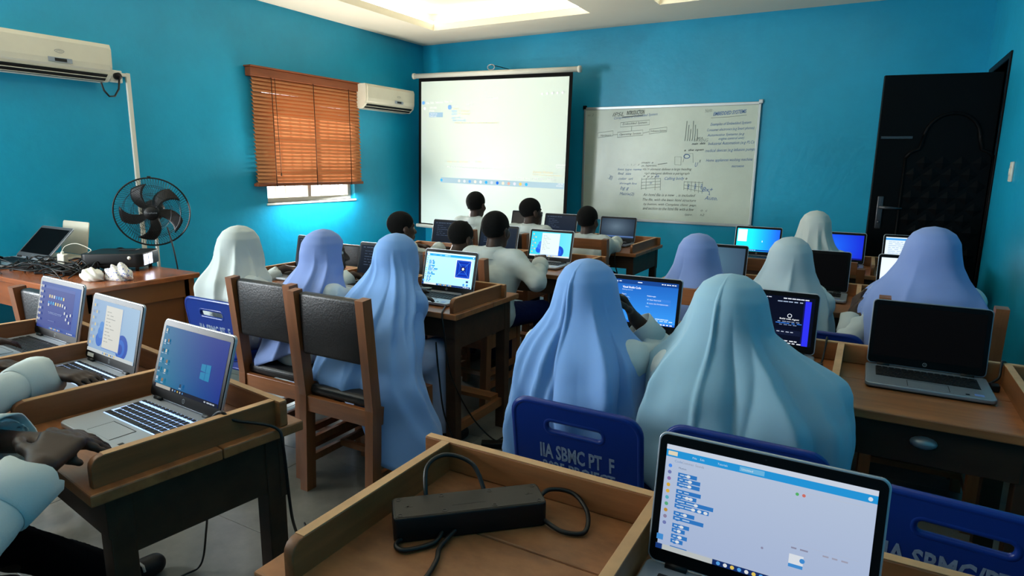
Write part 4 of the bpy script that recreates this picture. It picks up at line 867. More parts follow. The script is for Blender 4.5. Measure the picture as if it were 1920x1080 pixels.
# ------------------------------------------------------------------ people: implicit surfaces -> one continuous mesh per body
class SDF:
    def __init__(s, lo, hi, h):
        s.lo = np.array(lo, np.float32); s.h = h; s.n = np.ceil((np.array(hi) - lo) / h).astype(int) + 1
        s.V = np.full(s.n, .05, np.float32)
    def _sub(s, lo, hi):
        a = np.maximum(np.floor((np.array(lo) - s.lo) / s.h).astype(int), 0); b = np.minimum(np.ceil((np.array(hi) - s.lo) / s.h).astype(int) + 1, s.n)
        if (b <= a).any(): return None
        g = [(s.lo[i] + s.h * np.arange(a[i], b[i], dtype=np.float32)) for i in range(3)]
        return tuple(slice(a[i], b[i]) for i in range(3)), g[0][:, None, None], g[1][None, :, None], g[2][None, None, :]
    def _mix(s, sl, d, k):
        o = s.V[sl]
        if k > 0:
            hh = np.maximum(k - np.abs(o - d), 0) / k; s.V[sl] = np.minimum(o, d) - hh * hh * k * .25
        else: s.V[sl] = np.minimum(o, d)
    def cap(s, p, q, r0, r1=None, k=.02):
        p = np.array(p, np.float32); q = np.array(q, np.float32); r1 = r0 if r1 is None else r1; m_ = max(r0, r1) + .06
        t = s._sub(np.minimum(p, q) - m_, np.maximum(p, q) + m_)
        if t is None: return s
        sl, X, Y, Z = t; d = q - p; L = max(float(d @ d), 1e-9)
        u = np.clip(((X - p[0]) * d[0] + (Y - p[1]) * d[1] + (Z - p[2]) * d[2]) / L, 0, 1)
        D_ = np.sqrt((X - p[0] - u * d[0]) ** 2 + (Y - p[1] - u * d[1]) ** 2 + (Z - p[2] - u * d[2]) ** 2) - (r0 + (r1 - r0) * u)
        s._mix(sl, D_, k); return s
    def ell(s, c, r, k=.015, R=None, sub=False):
        c = np.array(c, np.float32); r = np.array(r, np.float32); m_ = float(r.max()) + .06
        t = s._sub(c - m_, c + m_)
        if t is None: return s
        sl, X, Y, Z = t; X, Y, Z = X - c[0], Y - c[1], Z - c[2]
        if R is not None: X, Y, Z = (R[0][0] * X + R[1][0] * Y + R[2][0] * Z, R[0][1] * X + R[1][1] * Y + R[2][1] * Z, R[0][2] * X + R[1][2] * Y + R[2][2] * Z)
        k0 = np.sqrt((X / r[0]) ** 2 + (Y / r[1]) ** 2 + (Z / r[2]) ** 2); k1 = np.sqrt((X / r[0] ** 2) ** 2 + (Y / r[1] ** 2) ** 2 + (Z / r[2] ** 2) ** 2) + 1e-6
        D_ = k0 * (k0 - 1) / k1
        if sub: s.V[sl] = np.maximum(s.V[sl], -D_)
        else: s._mix(sl, D_, k)
        return s
    def wrinkle(s, amp, seed, freq=1.0):
        r = np.random.RandomState(seed)
        X = s.lo[0] + s.h * np.arange(s.n[0], dtype=np.float32)[:, None, None]; Y = s.lo[1] + s.h * np.arange(s.n[1], dtype=np.float32)[None, :, None]; Z = s.lo[2] + s.h * np.arange(s.n[2], dtype=np.float32)[None, None, :]
        w = 0
        for i in range(5):
            k = r.normal(size=3) * np.array([48, 48, 40]) * freq; w = w + np.abs(np.sin(k[0] * X + k[1] * Y + k[2] * Z + r.uniform(0, 6) + 1.5 * np.sin(22 * freq * Z + 15 * X + 11 * Y + i))) - .6
        s.V -= amp * w / 1.2; return s
    def cut(s, p, nrm):
        X = s.lo[0] + s.h * np.arange(s.n[0], dtype=np.float32)[:, None, None]; Y = s.lo[1] + s.h * np.arange(s.n[1], dtype=np.float32)[None, :, None]; Z = s.lo[2] + s.h * np.arange(s.n[2], dtype=np.float32)[None, None, :]
        s.V = np.maximum(s.V, (X - p[0]) * nrm[0] + (Y - p[1]) * nrm[1] + (Z - p[2]) * nrm[2]); return s
    def mesh(s, name):
        V = s.V; S = V < 0; n = np.array(V.shape)
        V[0], V[-1] = .05, .05; V[:, 0], V[:, -1] = .05, .05; V[:, :, 0], V[:, :, -1] = .05, .05; S = V < 0
        cs = [(i, j, k) for i in (0, 1) for j in (0, 1) for k in (0, 1)]
        cnt = np.zeros(n - 1, np.uint8)
        for (i, j, k) in cs: cnt += S[i:n[0] - 1 + i, j:n[1] - 1 + j, k:n[2] - 1 + k]
        act = np.argwhere((cnt > 0) & (cnt < 8)); idx = np.full(n - 1, -1, np.int64); idx[tuple(act.T)] = np.arange(len(act))
        cv = np.stack([V[act[:, 0] + i, act[:, 1] + j, act[:, 2] + k] for (i, j, k) in cs], 1); P = np.zeros((len(act), 3)); C = np.zeros(len(act))
        for a in range(8):
            for b in range(a + 1, 8):
                if sum(abs(x - y) for x, y in zip(cs[a], cs[b])) != 1: continue
                mk = (cv[:, a] < 0) != (cv[:, b] < 0); t = np.where(mk, cv[:, a] / np.where(mk, cv[:, a] - cv[:, b], 1), 0)
                P += mk[:, None] * (np.array(cs[a]) + t[:, None] * (np.array(cs[b]) - np.array(cs[a]))); C += mk
        P = (act + P / np.maximum(C, 1)[:, None]) * s.h + s.lo
        F = []
        for ax in range(3):
            u, v = (ax + 1) % 3, (ax + 2) % 3; d = np.zeros(3, int); d[ax] = 1
            A = S[tuple(slice(0, n[i] - d[i]) for i in range(3))]; B = S[tuple(slice(d[i], n[i]) for i in range(3))]
            e = np.argwhere(A != B); e = e[(e[:, u] > 0) & (e[:, v] > 0) & (e[:, u] < n[u] - 1) & (e[:, v] < n[v] - 1)]
            if not len(e): continue
            eu = np.zeros(3, int); eu[u] = 1; ev = np.zeros(3, int); ev[v] = 1
            q = np.stack([idx[tuple((e - eu - ev).T)], idx[tuple((e - ev).T)], idx[tuple(e.T)], idx[tuple((e - eu).T)]], 1)
            fl = ~A[tuple(e.T)]; q[fl] = q[fl][:, ::-1]; F.append(q)
        F = np.concatenate(F); F = F[(F >= 0).all(1)]
        # two rounds of Laplacian smoothing
        for _ in range(2):
            acc = np.zeros_like(P); c2 = np.zeros(len(P))
            for i in range(4):
                np.add.at(acc, F[:, i], P[F[:, (i + 1) % 4]]); np.add.at(c2, F[:, i], 1)
                np.add.at(acc, F[:, (i + 1) % 4], P[F[:, i]]); np.add.at(c2, F[:, (i + 1) % 4], 1)
            P = P + .5 * (acc / np.maximum(c2, 1)[:, None] - P)
        me = bpy.data.meshes.new(name); me.vertices.add(len(P)); me.vertices.foreach_set('co', P.astype(np.float32).ravel())
        me.loops.add(F.size); me.loops.foreach_set('vertex_index', F.astype(np.int32).ravel())
        me.polygons.add(len(F)); me.polygons.foreach_set('loop_start', np.arange(0, F.size, 4, dtype=np.int32)); me.polygons.foreach_set('use_smooth', np.ones(len(F), bool)); me.update(calc_edges=True)
        return me

def V3(*a): return np.array(a, float)
def unit(v): return v / max(np.linalg.norm(v), 1e-9)
def hand(s, w, fwd, back, thumb, curl=.45, sc=1.0, k=.006, spread=1.0):
    """palm with four unequal bent fingers and a thumb leaving the side of the palm; back = direction the back of the hand faces"""
    f = unit(np.array(fwd, float)); b = np.array(back, float); b = unit(b - f * (b @ f)); sd = np.cross(f, b) * (1 if thumb else -1)   # sd: towards the thumb
    pl = .078 * sc
    for t in (-1, -.33, .33, 1): s.cap(w + sd * t * .016 * sc, w + f * pl + sd * t * .029 * sc, .0135 * sc, .0115 * sc, .012)
    for i, (L, r) in enumerate(((.068, .0088), (.076, .0092), (.071, .0088), (.054, .0076))):
        t = 1 - i * .667; p = w + f * pl + sd * t * .029 * sc; d = unit(f + sd * .10 * t * spread); c = curl * (1 + .12 * i)
        for j, fr in enumerate((.45, .31, .24)):
            d = unit(d * cos(c * (.55, .8, .6)[j]) - b * sin(c * (.55, .8, .6)[j])); q = p + d * L * fr * sc; s.cap(p, q, r * sc * (1 - .08 * j), r * sc * (.92 - .1 * j), k if j else .010); p = q
    p = w + f * .018 * sc + sd * .020 * sc; d = unit(f * .62 + sd * .72 - b * .18)
    for L, r0, r1 in ((.040, .0125, .0105), (.031, .0105, .0095), (.025, .0095, .008)):
        q = p + d * L * sc; s.cap(p, q, r0 * sc, r1 * sc, .010); p = q; d = unit(d + f * .38 - b * .12)
def elbow_of(S_, W_, hint, la, lb):
    d = W_ - S_; L = np.linalg.norm(d); L2 = min(L, la + lb - .002); a = (la * la - lb * lb + L2 * L2) / (2 * L2); h = math.sqrt(max(la * la - a * a, 0)); u = d / L
    hh = np.array(hint, float); hh = unit(hh - u * (hh @ u)); return S_ + u * a + hh * h

def person(label, x, y, T, rz=0.0, lean=.12, hf=.04, sh=.155, arms=None, girl=None, boy=None, fine=.008, curl=.5, hyaw=0.0, hpitch=0.0, seat=.47, hx=0.0, feet=None, group='students at the desks', trouser=None, hands=(True, True), cuff=1.0, hsc=.96, shirt=None, sneaker=False):
    """seated figure, origin on the floor below the hips, facing +y before rz"""
    P = thing('person', label, 'person', (x, y, 0), rz, group); c_, s_ = cos(-rz), sin(-rz)
    def loc(p):
        p = np.array(p, float); dx, dy = p[0] - x, p[1] - y; return V3(c_ * dx - s_ * dy, s_ * dx + c_ * dy, p[2])
    hz = seat + .07; nk = V3(hx * .6, lean, T - (.255 if girl else .232)); hd = V3(hx, lean + hf, T - .118)
    SH = {1: V3(sh, lean - .005, T - (.305 if girl else .285)), -1: V3(-sh, lean - .005, T - (.305 if girl else .285))}
    ar = arms or {}; A = {}
    for sd in (1, -1):
        a = ar.get('R' if sd == 1 else 'L')
        if a is None: el, wr_, hdir, bk = None, loc((x + sd * .11, y + lean + .40, .81)), V3(-sd * .15, 1, -.12), V3(0, .1, 1)
        else:
            wr_ = loc(a[0]); hdir = loc((x + a[1][0], y + a[1][1], a[1][2])); bk = loc((x + a[2][0], y + a[2][1], a[2][2])) if len(a) > 2 and a[2] is not None else V3(0, .1, 1); el = loc(a[3]) if len(a) > 3 and a[3] is not None else None
        if el is None:
            r_ = np.linalg.norm(wr_ - SH[sd]); la = max(.215, r_ * .53); el = elbow_of(SH[sd], wr_, (sd * (.35 if girl else .55), -.3, -.8), la, la * .95)
        A[sd] = (el, wr_, hdir, bk)
    kn = {sd: V3(sd * .10, .40, seat + .03) for sd in (1, -1)}; an = {sd: V3(sd * .10, .43, .085) for sd in (1, -1)}
    if feet:
        for sd, key in ((1, 'R'), (-1, 'L')):
            if key in feet: kn[sd] = loc(feet[key][0]); an[sd] = loc(feet[key][1])
    RY = np.array(Euler((hpitch, 0, hyaw)).to_matrix())
    def H(p): return hd + RY @ np.array(p, float)
    lo = np.minimum.reduce([a for a in (V3(-.26, -.20, 0), A[1][1] - .16, A[-1][1] - .16, A[1][0] - .1, A[-1][0] - .1, an[1] - .12, an[-1] - .12)]); lo[2] = -.012
    hi = np.maximum.reduce([a for a in (V3(.26, .62, T + .03), A[1][1] + .18, A[-1][1] + .18, A[1][0] + .1, A[-1][0] + .1, an[1] + .22, an[-1] + .22)])
    s = SDF(lo, hi, fine)
    # trunk
    s.cap((-.08, 0, hz + .02), (.08, 0, hz + .02), .088, k=.03); 
    for sd in (1, -1):
        s.cap((sd * .06, -.005, hz + .03), (sd * .055, lean * .45, hz + .18), .085, .080, .04); s.cap((sd * .055, lean * .45, hz + .18), (sd * (sh - .06), lean - .01, T - .36), .080, .075, .04)
        s.cap((0, lean - .005, T - .30), SH[sd] , .052, .042, .03)
        s.cap((0, lean - .01, T - .29), (sd * sh * .6, lean - .01, T - .305), .05, .045, .03)
        el, wr_, hdir, bk = A[sd]; s.cap(SH[sd], el, .042, .034, .02); s.cap(el, wr_, .035, .023, .012)
        if hands[0 if sd == 1 else 1]: hand(s, wr_ + unit(hdir) * .008, hdir, bk, sd == -1, curl, hsc)
        s.cap((sd * .08, .02, hz), kn[sd], .072, .052, .03); s.cap(kn[sd], kn[sd] * .55 + an[sd] * .45 + V3(0, -.015, 0), .052, .046, .02); s.cap(kn[sd] * .55 + an[sd] * .45 + V3(0, -.015, 0), an[sd], .046, .034, .02)
        fd = unit(V3((an[sd] - kn[sd])[0] * .3 + sd * .04, 1, 0)); s.cap(an[sd] - V3(0, .02, .04), an[sd] + fd * .15 - V3(0, 0, .05), .034, .028, .02)
    s.cap(nk - V3(0, .02, .03), hd + V3(0, -.02, -.05), .050, .046, .02)
    # head
    s.ell(H((0, -.012, .030)), (.074, .094, .086), .01, RY); s.ell(H((0, .030, -.045)), (.051, .057, .072), .03, RY); s.ell(H((0, .045, -.088)), (.030, .032, .022), .025, RY)
    s.cap(H((0, .080, .008)), H((0, .104, -.032)), .008, .013, .012); s.cap(H((-.014, .094, -.036)), H((.014, .094, -.036)), .009, k=.008)
    s.cap(H((-.02, .084, -.060)), H((.02, .084, -.060)), .0085, k=.006); s.cap(H((-.017, .083, -.073)), H((.017, .083, -.073)), .009, k=.006)
    for sd in (1, -1):
        s.ell(H((sd * .078, -.005, -.010)), (.010, .020, .031), .008, RY); s.cap(H((sd * .012, .086, .022)), H((sd * .045, .074, .022)), .0065, k=.012)
        s.ell(H((sd * .031, .092, .001)), (.013, .014, .0065), sub=True); s.ell(H((sd * .040, .056, -.028)), (.020, .026, .022), .02)
    link('body', s.mesh('body'), SKIN, P)
    m = MB()
    for sd in (1, -1):
        Mx = Matrix.Translation(H((sd * .031, .072, .001))); m.lathe([(0, -.0095), (.0067, -.0067), (.0095, 0), (.0067, .0067), (0, .0095)], 12, M=Mx)
        m.lathe([(.0052, 0), (.003, .0012), (0, .0016)], 12, 1, M=Matrix.Translation(H((sd * .031, .0802, .001))) @ Matrix(RY.tolist()).to_4x4() @ Matrix.Rotation(-pi / 2, 4, 'X'))
    m.build('eyes', [EYEW, HAIR], P, True)
    # clothing
    cf = max(.009, fine)
    def torso(g, e, k=.045):
        g.cap((-.085, -.005, hz), (.085, -.005, hz), .088 + e, k=.03)
        for sd in (1, -1):
            g.cap((sd * .065, -.005, hz + .03), (sd * .06, lean * .45, hz + .18), .087 + e, .083 + e, k); g.cap((sd * .06, lean * .45, hz + .18), (sd * (sh - .055), lean - .01, T - .36), .083 + e, .078 + e, k)
            g.cap((0, lean - .01, T - (.295 if girl else .275)), (sd * (sh - .01), lean - .01, T - (.312 if girl else .295)), .050 + e, .046 + e, .03)
    def sleeves(g, e):
        for sd in (1, -1):
            el, wr_, hdir, bk = A[sd]; cu = wr_ + unit(el - wr_) * .035
            g.cap(SH[sd], el, .047 + e, .040 + e, .05); g.cap(el, cu, .040 + e, .032 + e * cuff, .03); g.cap(cu, cu + unit(el - wr_) * .035, .035 + e * cuff, k=.006)
            d = unit(wr_ - el); sl = g._sub(cu - .09, cu + .09)
            if sl is not None:
                q, X, Y, Z = sl; pl_ = (X - cu[0]) * d[0] + (Y - cu[1]) * d[1] + (Z - cu[2]) * d[2]; rr = np.sqrt((X - cu[0]) ** 2 + (Y - cu[1]) ** 2 + (Z - cu[2]) ** 2)
                rc = .035 + e * cuff; g.V[q] = np.where(rr < rc * 1.45 + .01, np.maximum(g.V[q], pl_), g.V[q]); g.V[q] = np.maximum(g.V[q], rc - .007 - rr)
    if girl:
        g = SDF(lo - .02, hi + .02, cf); torso(g, .012); sleeves(g, .004)
        g.wrinkle(.0016, int(x * 100 + 900) % 97, 1.2); link('shirt', g.mesh('shirt'), girl.get('sleeve', SHIRTB), P)
        g = SDF(np.minimum(lo, (-.27, -.2, 0)), np.maximum(hi, (.27, .62, T)), .012)
        g.cap((-.08, .01, hz + .02), (.08, .01, hz + .02), .10, k=.03)
        for sd in (1, -1):
            g.cap((sd * .085, .02, hz - .005), kn[sd] + V3(0, .005, -.0), .092, .080, .05); g.cap(kn[sd], V3(an[sd][0], an[sd][1] - .01, .16), .082, .10, .05)
        g.cap((0, .34, seat - .02), (0, .38, .17), .10, .10, .06); g.cut((0, 0, .12), (0, 0, -1)); g.wrinkle(.004, 5 + int(y * 100) % 50, .9)
        link('gown', g.mesh('gown'), girl.get('gown', GOWN), P)
        hijab(P, girl, T, hd, lean, hx, RY, hyaw, sh)
    else:
        g = SDF(lo - .02, hi + .02, cf); torso(g, .020, .06); sleeves(g, .012); g.wrinkle(.0016, int(x * 100 + y * 37 + 900) % 97)
        link('shirt', g.mesh('shirt'), shirt or SHIRT, P)
        m = MB()
        for (dz, r0, r1) in ((0, .064, .060),):
            n = 24; pr = []; cc = nk - V3(0, .012, .0)
            for (r_, z_) in ((.076, -.045), (.064, -.005), (.060, .016), (.062, .018), (.070, -.004), (.082, -.046)): pr.append((r_, z_))
            vs_ = []; fs = []
            for (r_, z_) in pr:
                for k_ in range(n):
                    a = 2 * pi * k_ / n; vs_.append((cc[0] + r_ * cos(a), cc[1] + r_ * 1.02 * sin(a) + z_ * .1, cc[2] + z_ + (-.018 * max(0, sin(a)) if z_ > -.03 else 0)))
            for i_ in range(len(pr) - 1):
                for k_ in range(n): fs.append((i_ * n + k_, i_ * n + (k_ + 1) % n, (i_ + 1) * n + (k_ + 1) % n, (i_ + 1) * n + k_))
            m.add(vs_, fs)
        m.build('collar', shirt or SHIRT, P, True)
        g = SDF(hd - .17, hd + .17, .006); g.ell(H((0, -.014, .034)), (.079, .099, .089), 0, RY)
        q = RY @ V3(0, .62, -.78); g.cut(H((0, .022, .0)), unit(q)); 
        link('hair', g.mesh('hair'), HAIR, P)
        g = SDF(np.minimum(lo, (-.2, -.2, 0)), np.maximum(hi, (.2, .6, .7)), .011); g.cap((-.08, -.01, hz), (.08, -.01, hz), .098, k=.03)
        for sd in (1, -1): g.cap((sd * .085, .01, hz - .005), kn[sd], .086, .066, .03); g.cap(kn[sd], an[sd] + V3(0, 0, .02), .066, .054, .02)
        g.cut((0, 0, hz + .075), (0, 0, 1)); g.wrinkle(.003, 3); link('trousers', g.mesh('trousers'), trouser or NAVY, P)
    for sd in (1, -1):
        if girl and fine > .0065: continue
        el, wr_, hdir, bk = A[sd]; ax = unit(wr_ - el); e_ = (.004 if girl else .010) * cuff; r_ = .036 + e_; wf_ = 1.12 if cuff > 1.2 else 1.0
        q = Vector((0, 0, 1)).rotation_difference(Vector(ax.tolist())).to_matrix().to_4x4(); m = MB(); o_ = wr_ + ax * (-.035 if cuff > 1.2 else -.022)
        pr = [(r_ + .001, -.085), (r_ + .006, -.080), (r_ * wf_ + .005, -.04), (r_ * wf_ + .008, 0), (r_ * wf_ + .004, .001), (r_ * wf_ - .001, -.04), (r_ * .9, -.07)]
        m.lathe(pr, 28, M=Matrix.Translation(Vector(o_.tolist())) @ q)
        for i_, v_ in enumerate(m.v):
            k_ = i_ % 28; m.v[i_] = tuple(Vector(v_) + Vector(ax.tolist()) * ((.007 if cuff > 1.2 else .002) * sin(k_ * .9 + x * 7) + (.016 if cuff > 1.2 and 2 < k_ < 7 else 0)) * (1 if 2 * 28 <= i_ < 5 * 28 else 0))
        m.build('cuff', (girl.get('sleeve', SHIRTB) if girl else (shirt or SHIRT)), P, True)
    for sd in (1, -1):
        fd = unit(V3((an[sd] - kn[sd])[0] * .3 + sd * .04, 1, 0)); g = SDF(an[sd] - .14, an[sd] + .26, .008)
        g.cap(an[sd] - V3(0, .025, .043), an[sd] + fd * .155 - V3(0, 0, .050), .044, .038, .02); g.cap(an[sd] - V3(0, .01, .02), an[sd] + fd * .06 - V3(0, 0, .03), .044, .04, .02)
        g.cut((0, 0, .003), (0, 0, -1)); g.cut(an[sd] + V3(0, 0, .012), (0, -.2, .98))
        sh_ = link('shoe', g.mesh('shoe'), SHOE, P)
        if sneaker:
            m = MB(); m.lathe([(.040, -.045), (.043, .0), (.040, .05), (.036, .052)], 18, M=Matrix.Translation(Vector((an[sd] + V3(0, -.012, .02)).tolist()))); m.build('sock', SHOEW, P, True, label='whitish sock')
            for t_ in (.03, .065, .10):
                c_0 = an[sd] + fd * t_; w_ = np.cross(fd, V3(0, 0, 1)); m = MB(); m.tube([tuple(c_0 + w_ * a_ + V3(0, 0, z_ - .045)) for a_, z_ in ((-.043, .012), (-.036, .032), (0, .046 - t_ * .1), (.036, .032), (.043, .012))], .0045, 6); m.build('stripe', SHOEW, sh_, True)
    return P

def hijab(P, gl, T, hd, lean, hx, RY, hyaw, sh):
    """long head scarf: rings from the crown to a hem whose depth varies with the direction; face opening left free"""
    NA, NS = 216, 64; seed = gl.get('seed', 1); rnd = random.Random(seed); mt = gl['mat']; wf = gl.get('w', 1.0); tf = gl.get('top', 1.0)
    dzs = [0, .008, .03, .065, .11, .16, .21, .26, .32, .40, .50, .62, 1.0]
    rx = [0, .040, .072, .092, .100, .110, .132, .165, .190, .202, .205, .203, .20]
    rb = [0, .042, .080, .104, .114, .116, .118, .126, .138, .146, .150, .150, .15]
    rf = [0, .040, .074, .097, .104, .104, .100, .110, .130, .155, .170, .18, .18]
    if 'rx' in gl: rx = gl['rx']
    hem = gl.get('hem', ((0, .50), (90, .40), (180, .50), (270, .62)))
    ha = [h_[0] for h_ in hem] + [hem[0][0] + 360]; hh = [h_[1] for h_ in hem] + [hem[0][1]]
    flare = tuple(gl.get('flare', ())) + ((38, 48, .6, .22, gl.get('side', .055)), (142, 48, .6, .22, .055)); back = gl.get('back', 0.0)
    folds = []
    for i in range(gl.get('nf', 11)):
        folds.append((rnd.uniform(0, 360), rnd.uniform(4, 9), rnd.uniform(.5, 1.2) * (1 if rnd.random() < .7 else -.7), rnd.uniform(-60, 60), rnd.uniform(.10, .26)))
    folds += [(a, w_, h_, dr, st) for (a, w_, h_, dr, st) in gl.get('folds', ())]
    vs_ = []; fs = []; pole = None
    for j in range(NS + 1):
        t = (j / NS)
        for i in range(NA):
            a = 360 * i / NA; dep = np.interp(a, ha, hh); dz = dep * (t ** 1.45)
            z = T - dz; rxx = float(np.interp(dz, dzs, rx)) * (tf if dz < .22 else tf + (wf - tf) * min(1, (dz - .22) / .12))
            ca, sa = cos(radians(a)), sin(radians(a)); ry_ = float(np.interp(dz, dzs, rb if sa < 0 else rf)) * (1 if dz < .22 else 1 + (wf - 1) * min(1, (dz - .22) / .15))
            for (fa, fw, fd_, z0_, cp) in flare:
                da = abs((a - fa + 180) % 360 - 180); e = max(0, 1 - da / fw); e = e * e * (3 - 2 * e) * min(cp, max(0, dz - z0_)) * fd_; rxx += e; ry_ += e
            w1 = min(1, max(0, (dz - .14) / .22)); w1 = w1 * w1 * (3 - 2 * w1)
            hxx, hyy = hd[0], hd[1] - .012
            cxx = hxx * (1 - w1) + hx * .45 * w1; w2 = min(1, max(0, (dz - .32) / .28)); cyy = hyy * (1 - w1) + (lean * .75 * (1 - w2) - .02 - back * max(0, dz - .3)) * w1
            F_ = 0.0
            for (fa, fw, fh, dr, st) in folds:
                d_ = ((a - fa - dr * dz + 180) % 360) - 180; q = abs(d_) / fw
                if q < 3 and dz > st * .4: F_ += fh * math.exp(-q ** 1.2) * min(1, (dz - st * .4) / st)
            amp = .021 * min(1, dz / .33) + .004
            lump = .006 * min(1, dz / .3) * (sin(radians(a * 3 + seed * 40) + 9 * dz) + .6 * sin(radians(a * 5 - seed * 70) - 13 * dz)) + .004 * min(1, max(0, dz - .2) / .2) * sin(38 * dz + 3 * sin(radians(2 * a + seed * 30)))
            seam = 0
            if 'seam' in gl: d_ = ((a - gl['seam'] - gl.get('seam_drift', 0) * dz + 180) % 360) - 180; seam = .009 * math.exp(-(d_ / 1.9) ** 2) * min(1, dz / .08)
            r_add = amp * F_ + lump + seam
            vs_.append((cxx + (rxx + r_add) * ca, cyy + (ry_ + r_add) * sa, z + (.0 if j else 0)))
    fw_, fh_, fc = 43, .076, .132; ya = 90 + math.degrees(hyaw)
    for j in range(NS):
        for i in range(NA):
            a = 360 * (i + .5) / NA; dep = np.interp(a, ha, hh); dz = dep * (((j + .5) / NS) ** 1.45); da = ((a - ya + 180) % 360) - 180
            if (da / fw_) ** 2 + ((dz - fc) / fh_) ** 2 < 1: continue
            p = j * NA + i; q = j * NA + (i + 1) % NA; fs.append((p, p + NA, q + NA, q))
    m = MB(); m.add(vs_, fs); o = m.build('hijab', mt, P, True)
    bm = bmesh.new(); bm.from_mesh(o.data); bmesh.ops.remove_doubles(bm, verts=bm.verts[:], dist=.0004); bmesh.ops.smooth_vert(bm, verts=[v for v in bm.verts], factor=.2, use_axis_x=True, use_axis_y=True, use_axis_z=True)
    rim = [v for v in bm.verts if v.is_boundary and v.co.z > T - .27 and v.co.y > hd[1] - .02]
    nb = {v: [e.other_vert(v) for e in v.link_edges if e.is_boundary] for v in rim}
    for _ in range(9):
        new = {v: (v.co * .4 + (n_[0].co + n_[1].co) * .3) for v, n_ in nb.items() if len(n_) == 2}
        for v, c_ in new.items(): v.co = c_
    bmesh.ops.recalc_face_normals(bm, faces=bm.faces[:]); bm.to_mesh(o.data); bm.free()
    sm_ = o.modifiers.new('thickness', 'SOLIDIFY'); sm_.thickness = .003; sm_.offset = 1
    return o

UPB = (0, .1, 1)
# right half, second row
person('girl in blue hijab with one hand raised to her face, on the stencilled blue chair', -.775, 1.835, 1.135, lean=.05, hf=.02, girl=dict(mat=HLAV, seed=3, seam=262, seam_drift=-8, hem=((0, .50), (60, .36), (120, .36), (180, .56), (230, .66), (310, .66)), w=1.0, sleeve=SHIRTB, flare=((345, 60, .3, .24, .045),), folds=((215, 9, 1.4, 20, .2), (300, 8, 1.2, 30, .22), (325, 7, -1.0, 10, .2), (240, 6, .9, -30, .2))),
       arms={'R': ((-.652, 2.025, .925), (-.42, -.22, .75), (.8, .5, .3), (-.54, 2.095, .795)), 'L': ((-.90, 2.20, .80), (.3, 1, -.1), UPB)}, fine=.006, curl=.9)
person('girl in pale teal hijab with a wide draped elbow, behind the nearest laptop', -.325, 1.85, 1.128, lean=.03, hf=.02, girl=dict(mat=HTEAL, seed=8, seam=262, seam_drift=-6, hem=((0, .56), (50, .42), (120, .38), (180, .52), (230, .64), (310, .72)), w=1.08, top=1.08, sleeve=SHIRTB, flare=((18, 62, .9, .17, .12), (345, 60, .3, .3, .08)), folds=((300, 9, 1.4, 60, .18), (320, 6, -1.0, 50, .2), (225, 8, 1.3, -20, .22), (335, 6, 1.1, 30, .2), (285, 7, -.8, 10, .2))),
       arms={'R': ((-.17, 2.20, .80), (-.3, 1, -.1), UPB, (-.06, 1.98, .765)), 'L': ((-.47, 2.20, .80), (.1, 1, -.1), UPB, (-.47, 2.0, .68))}, curl=.5)
# right half, third row
person('girl in lavender hijab in the third row beside the grey-blue laptop', -.745, 3.10, 1.105, rz=radians(-6), lean=.12, hf=.03, girl=dict(mat=HLAV2, seed=12, w=.92, hem=((0, .50), (90, .40), (180, .50), (270, .60))))
person('girl in greyish white hijab on the dark blue chair, in front of a black screen', -.305, 3.19, 1.11, lean=.09, hf=.02, girl=dict(mat=HGREY, seed=21, w=1.0, hem=((0, .54), (90, .42), (180, .54), (270, .64))))
person('girl in large lavender hijab by the right wall in front of the black door', .255, 3.12, 1.195, lean=.10, hf=.02, girl=dict(mat=HLAV2, seed=30, nf=6, w=1.15, top=1.06, hem=((0, .62), (90, .42), (180, .6), (270, .72)), sleeve=SHIRT, gown=HLAV2),
       arms={'L': ((-.012, 3.17, .80), (.10, .5, .6), (-.9, -.3, .3), (-.035, 3.06, .65))}, fine=.0065, curl=.7)
person('girl in white hijab in the front row next to the deep blue laptop', -.285, 4.36, 1.17, lean=.14, hf=.0, girl=dict(mat=HWHITE, seed=41, nf=8, w=.92, top=.95, folds=((250, 8, 1.6, 40, .2), (285, 7, 1.5, -10, .2), (310, 7, 1.2, 30, .25))))
# left half, second row
person('girl in cream white hijab on the blue chair beside the teacher table', -2.90, 2.19, 1.10, lean=.0, hf=.03, rz=radians(-12), girl=dict(mat=HWHITE, seed=52, w=.9, top=.98, sleeve=SHIRT, folds=((230, 7, 1.6, 10, .2), (280, 8, 1.5, 25, .2), (325, 7, 1.4, 0, .2)), hem=((0, .48), (90, .38), (180, .6), (270, .62))),
       arms={'R': ((-2.60, 2.48, .82), (.2, 1, -.1), UPB)})
person('girl in lavender hijab whose dark face shows in profile', -2.40, 2.10, 1.108, lean=.14, hf=.05, rz=radians(-18), hyaw=radians(-22), girl=dict(mat=HLAV2, seed=63, w=.92, folds=((315, 7, 1.4, -20, .2), (350, 7, 1.4, -40, .2), (260, 8, 1.0, 10, .2)), hem=((0, .5), (90, .40), (180, .6), (270, .63))), fine=.0065)
person('girl in long blue hijab trailing beside the nearest padded chair, holding a pen', -1.93, 2.06, 1.113, lean=.20, hf=.05, rz=radians(-6), girl=dict(mat=HLAV, sleeve=HLAV, seed=74, w=1.0, hem=((0, .97), (35, .80), (70, .42), (130, .40), (180, .58), (250, .63), (300, .64), (330, .92)), side=.0, flare=((0, 60, .42, .34, 1), (22, 50, .6, .22, .055)), folds=((305, 6, 1.4, 60, .16), (322, 5, 1.3, 55, .16), (345, 6, 1.3, 20, .2), (240, 8, 1.2, -10, .25))),
       arms={'R': ((-1.79, 2.21, .80), (.42, .8, .30), UPB, (-1.80, 2.09, .655)), 'L': ((-2.02, 2.50, .81), (.1, 1, -.1), UPB)}, fine=.006, curl=.55)
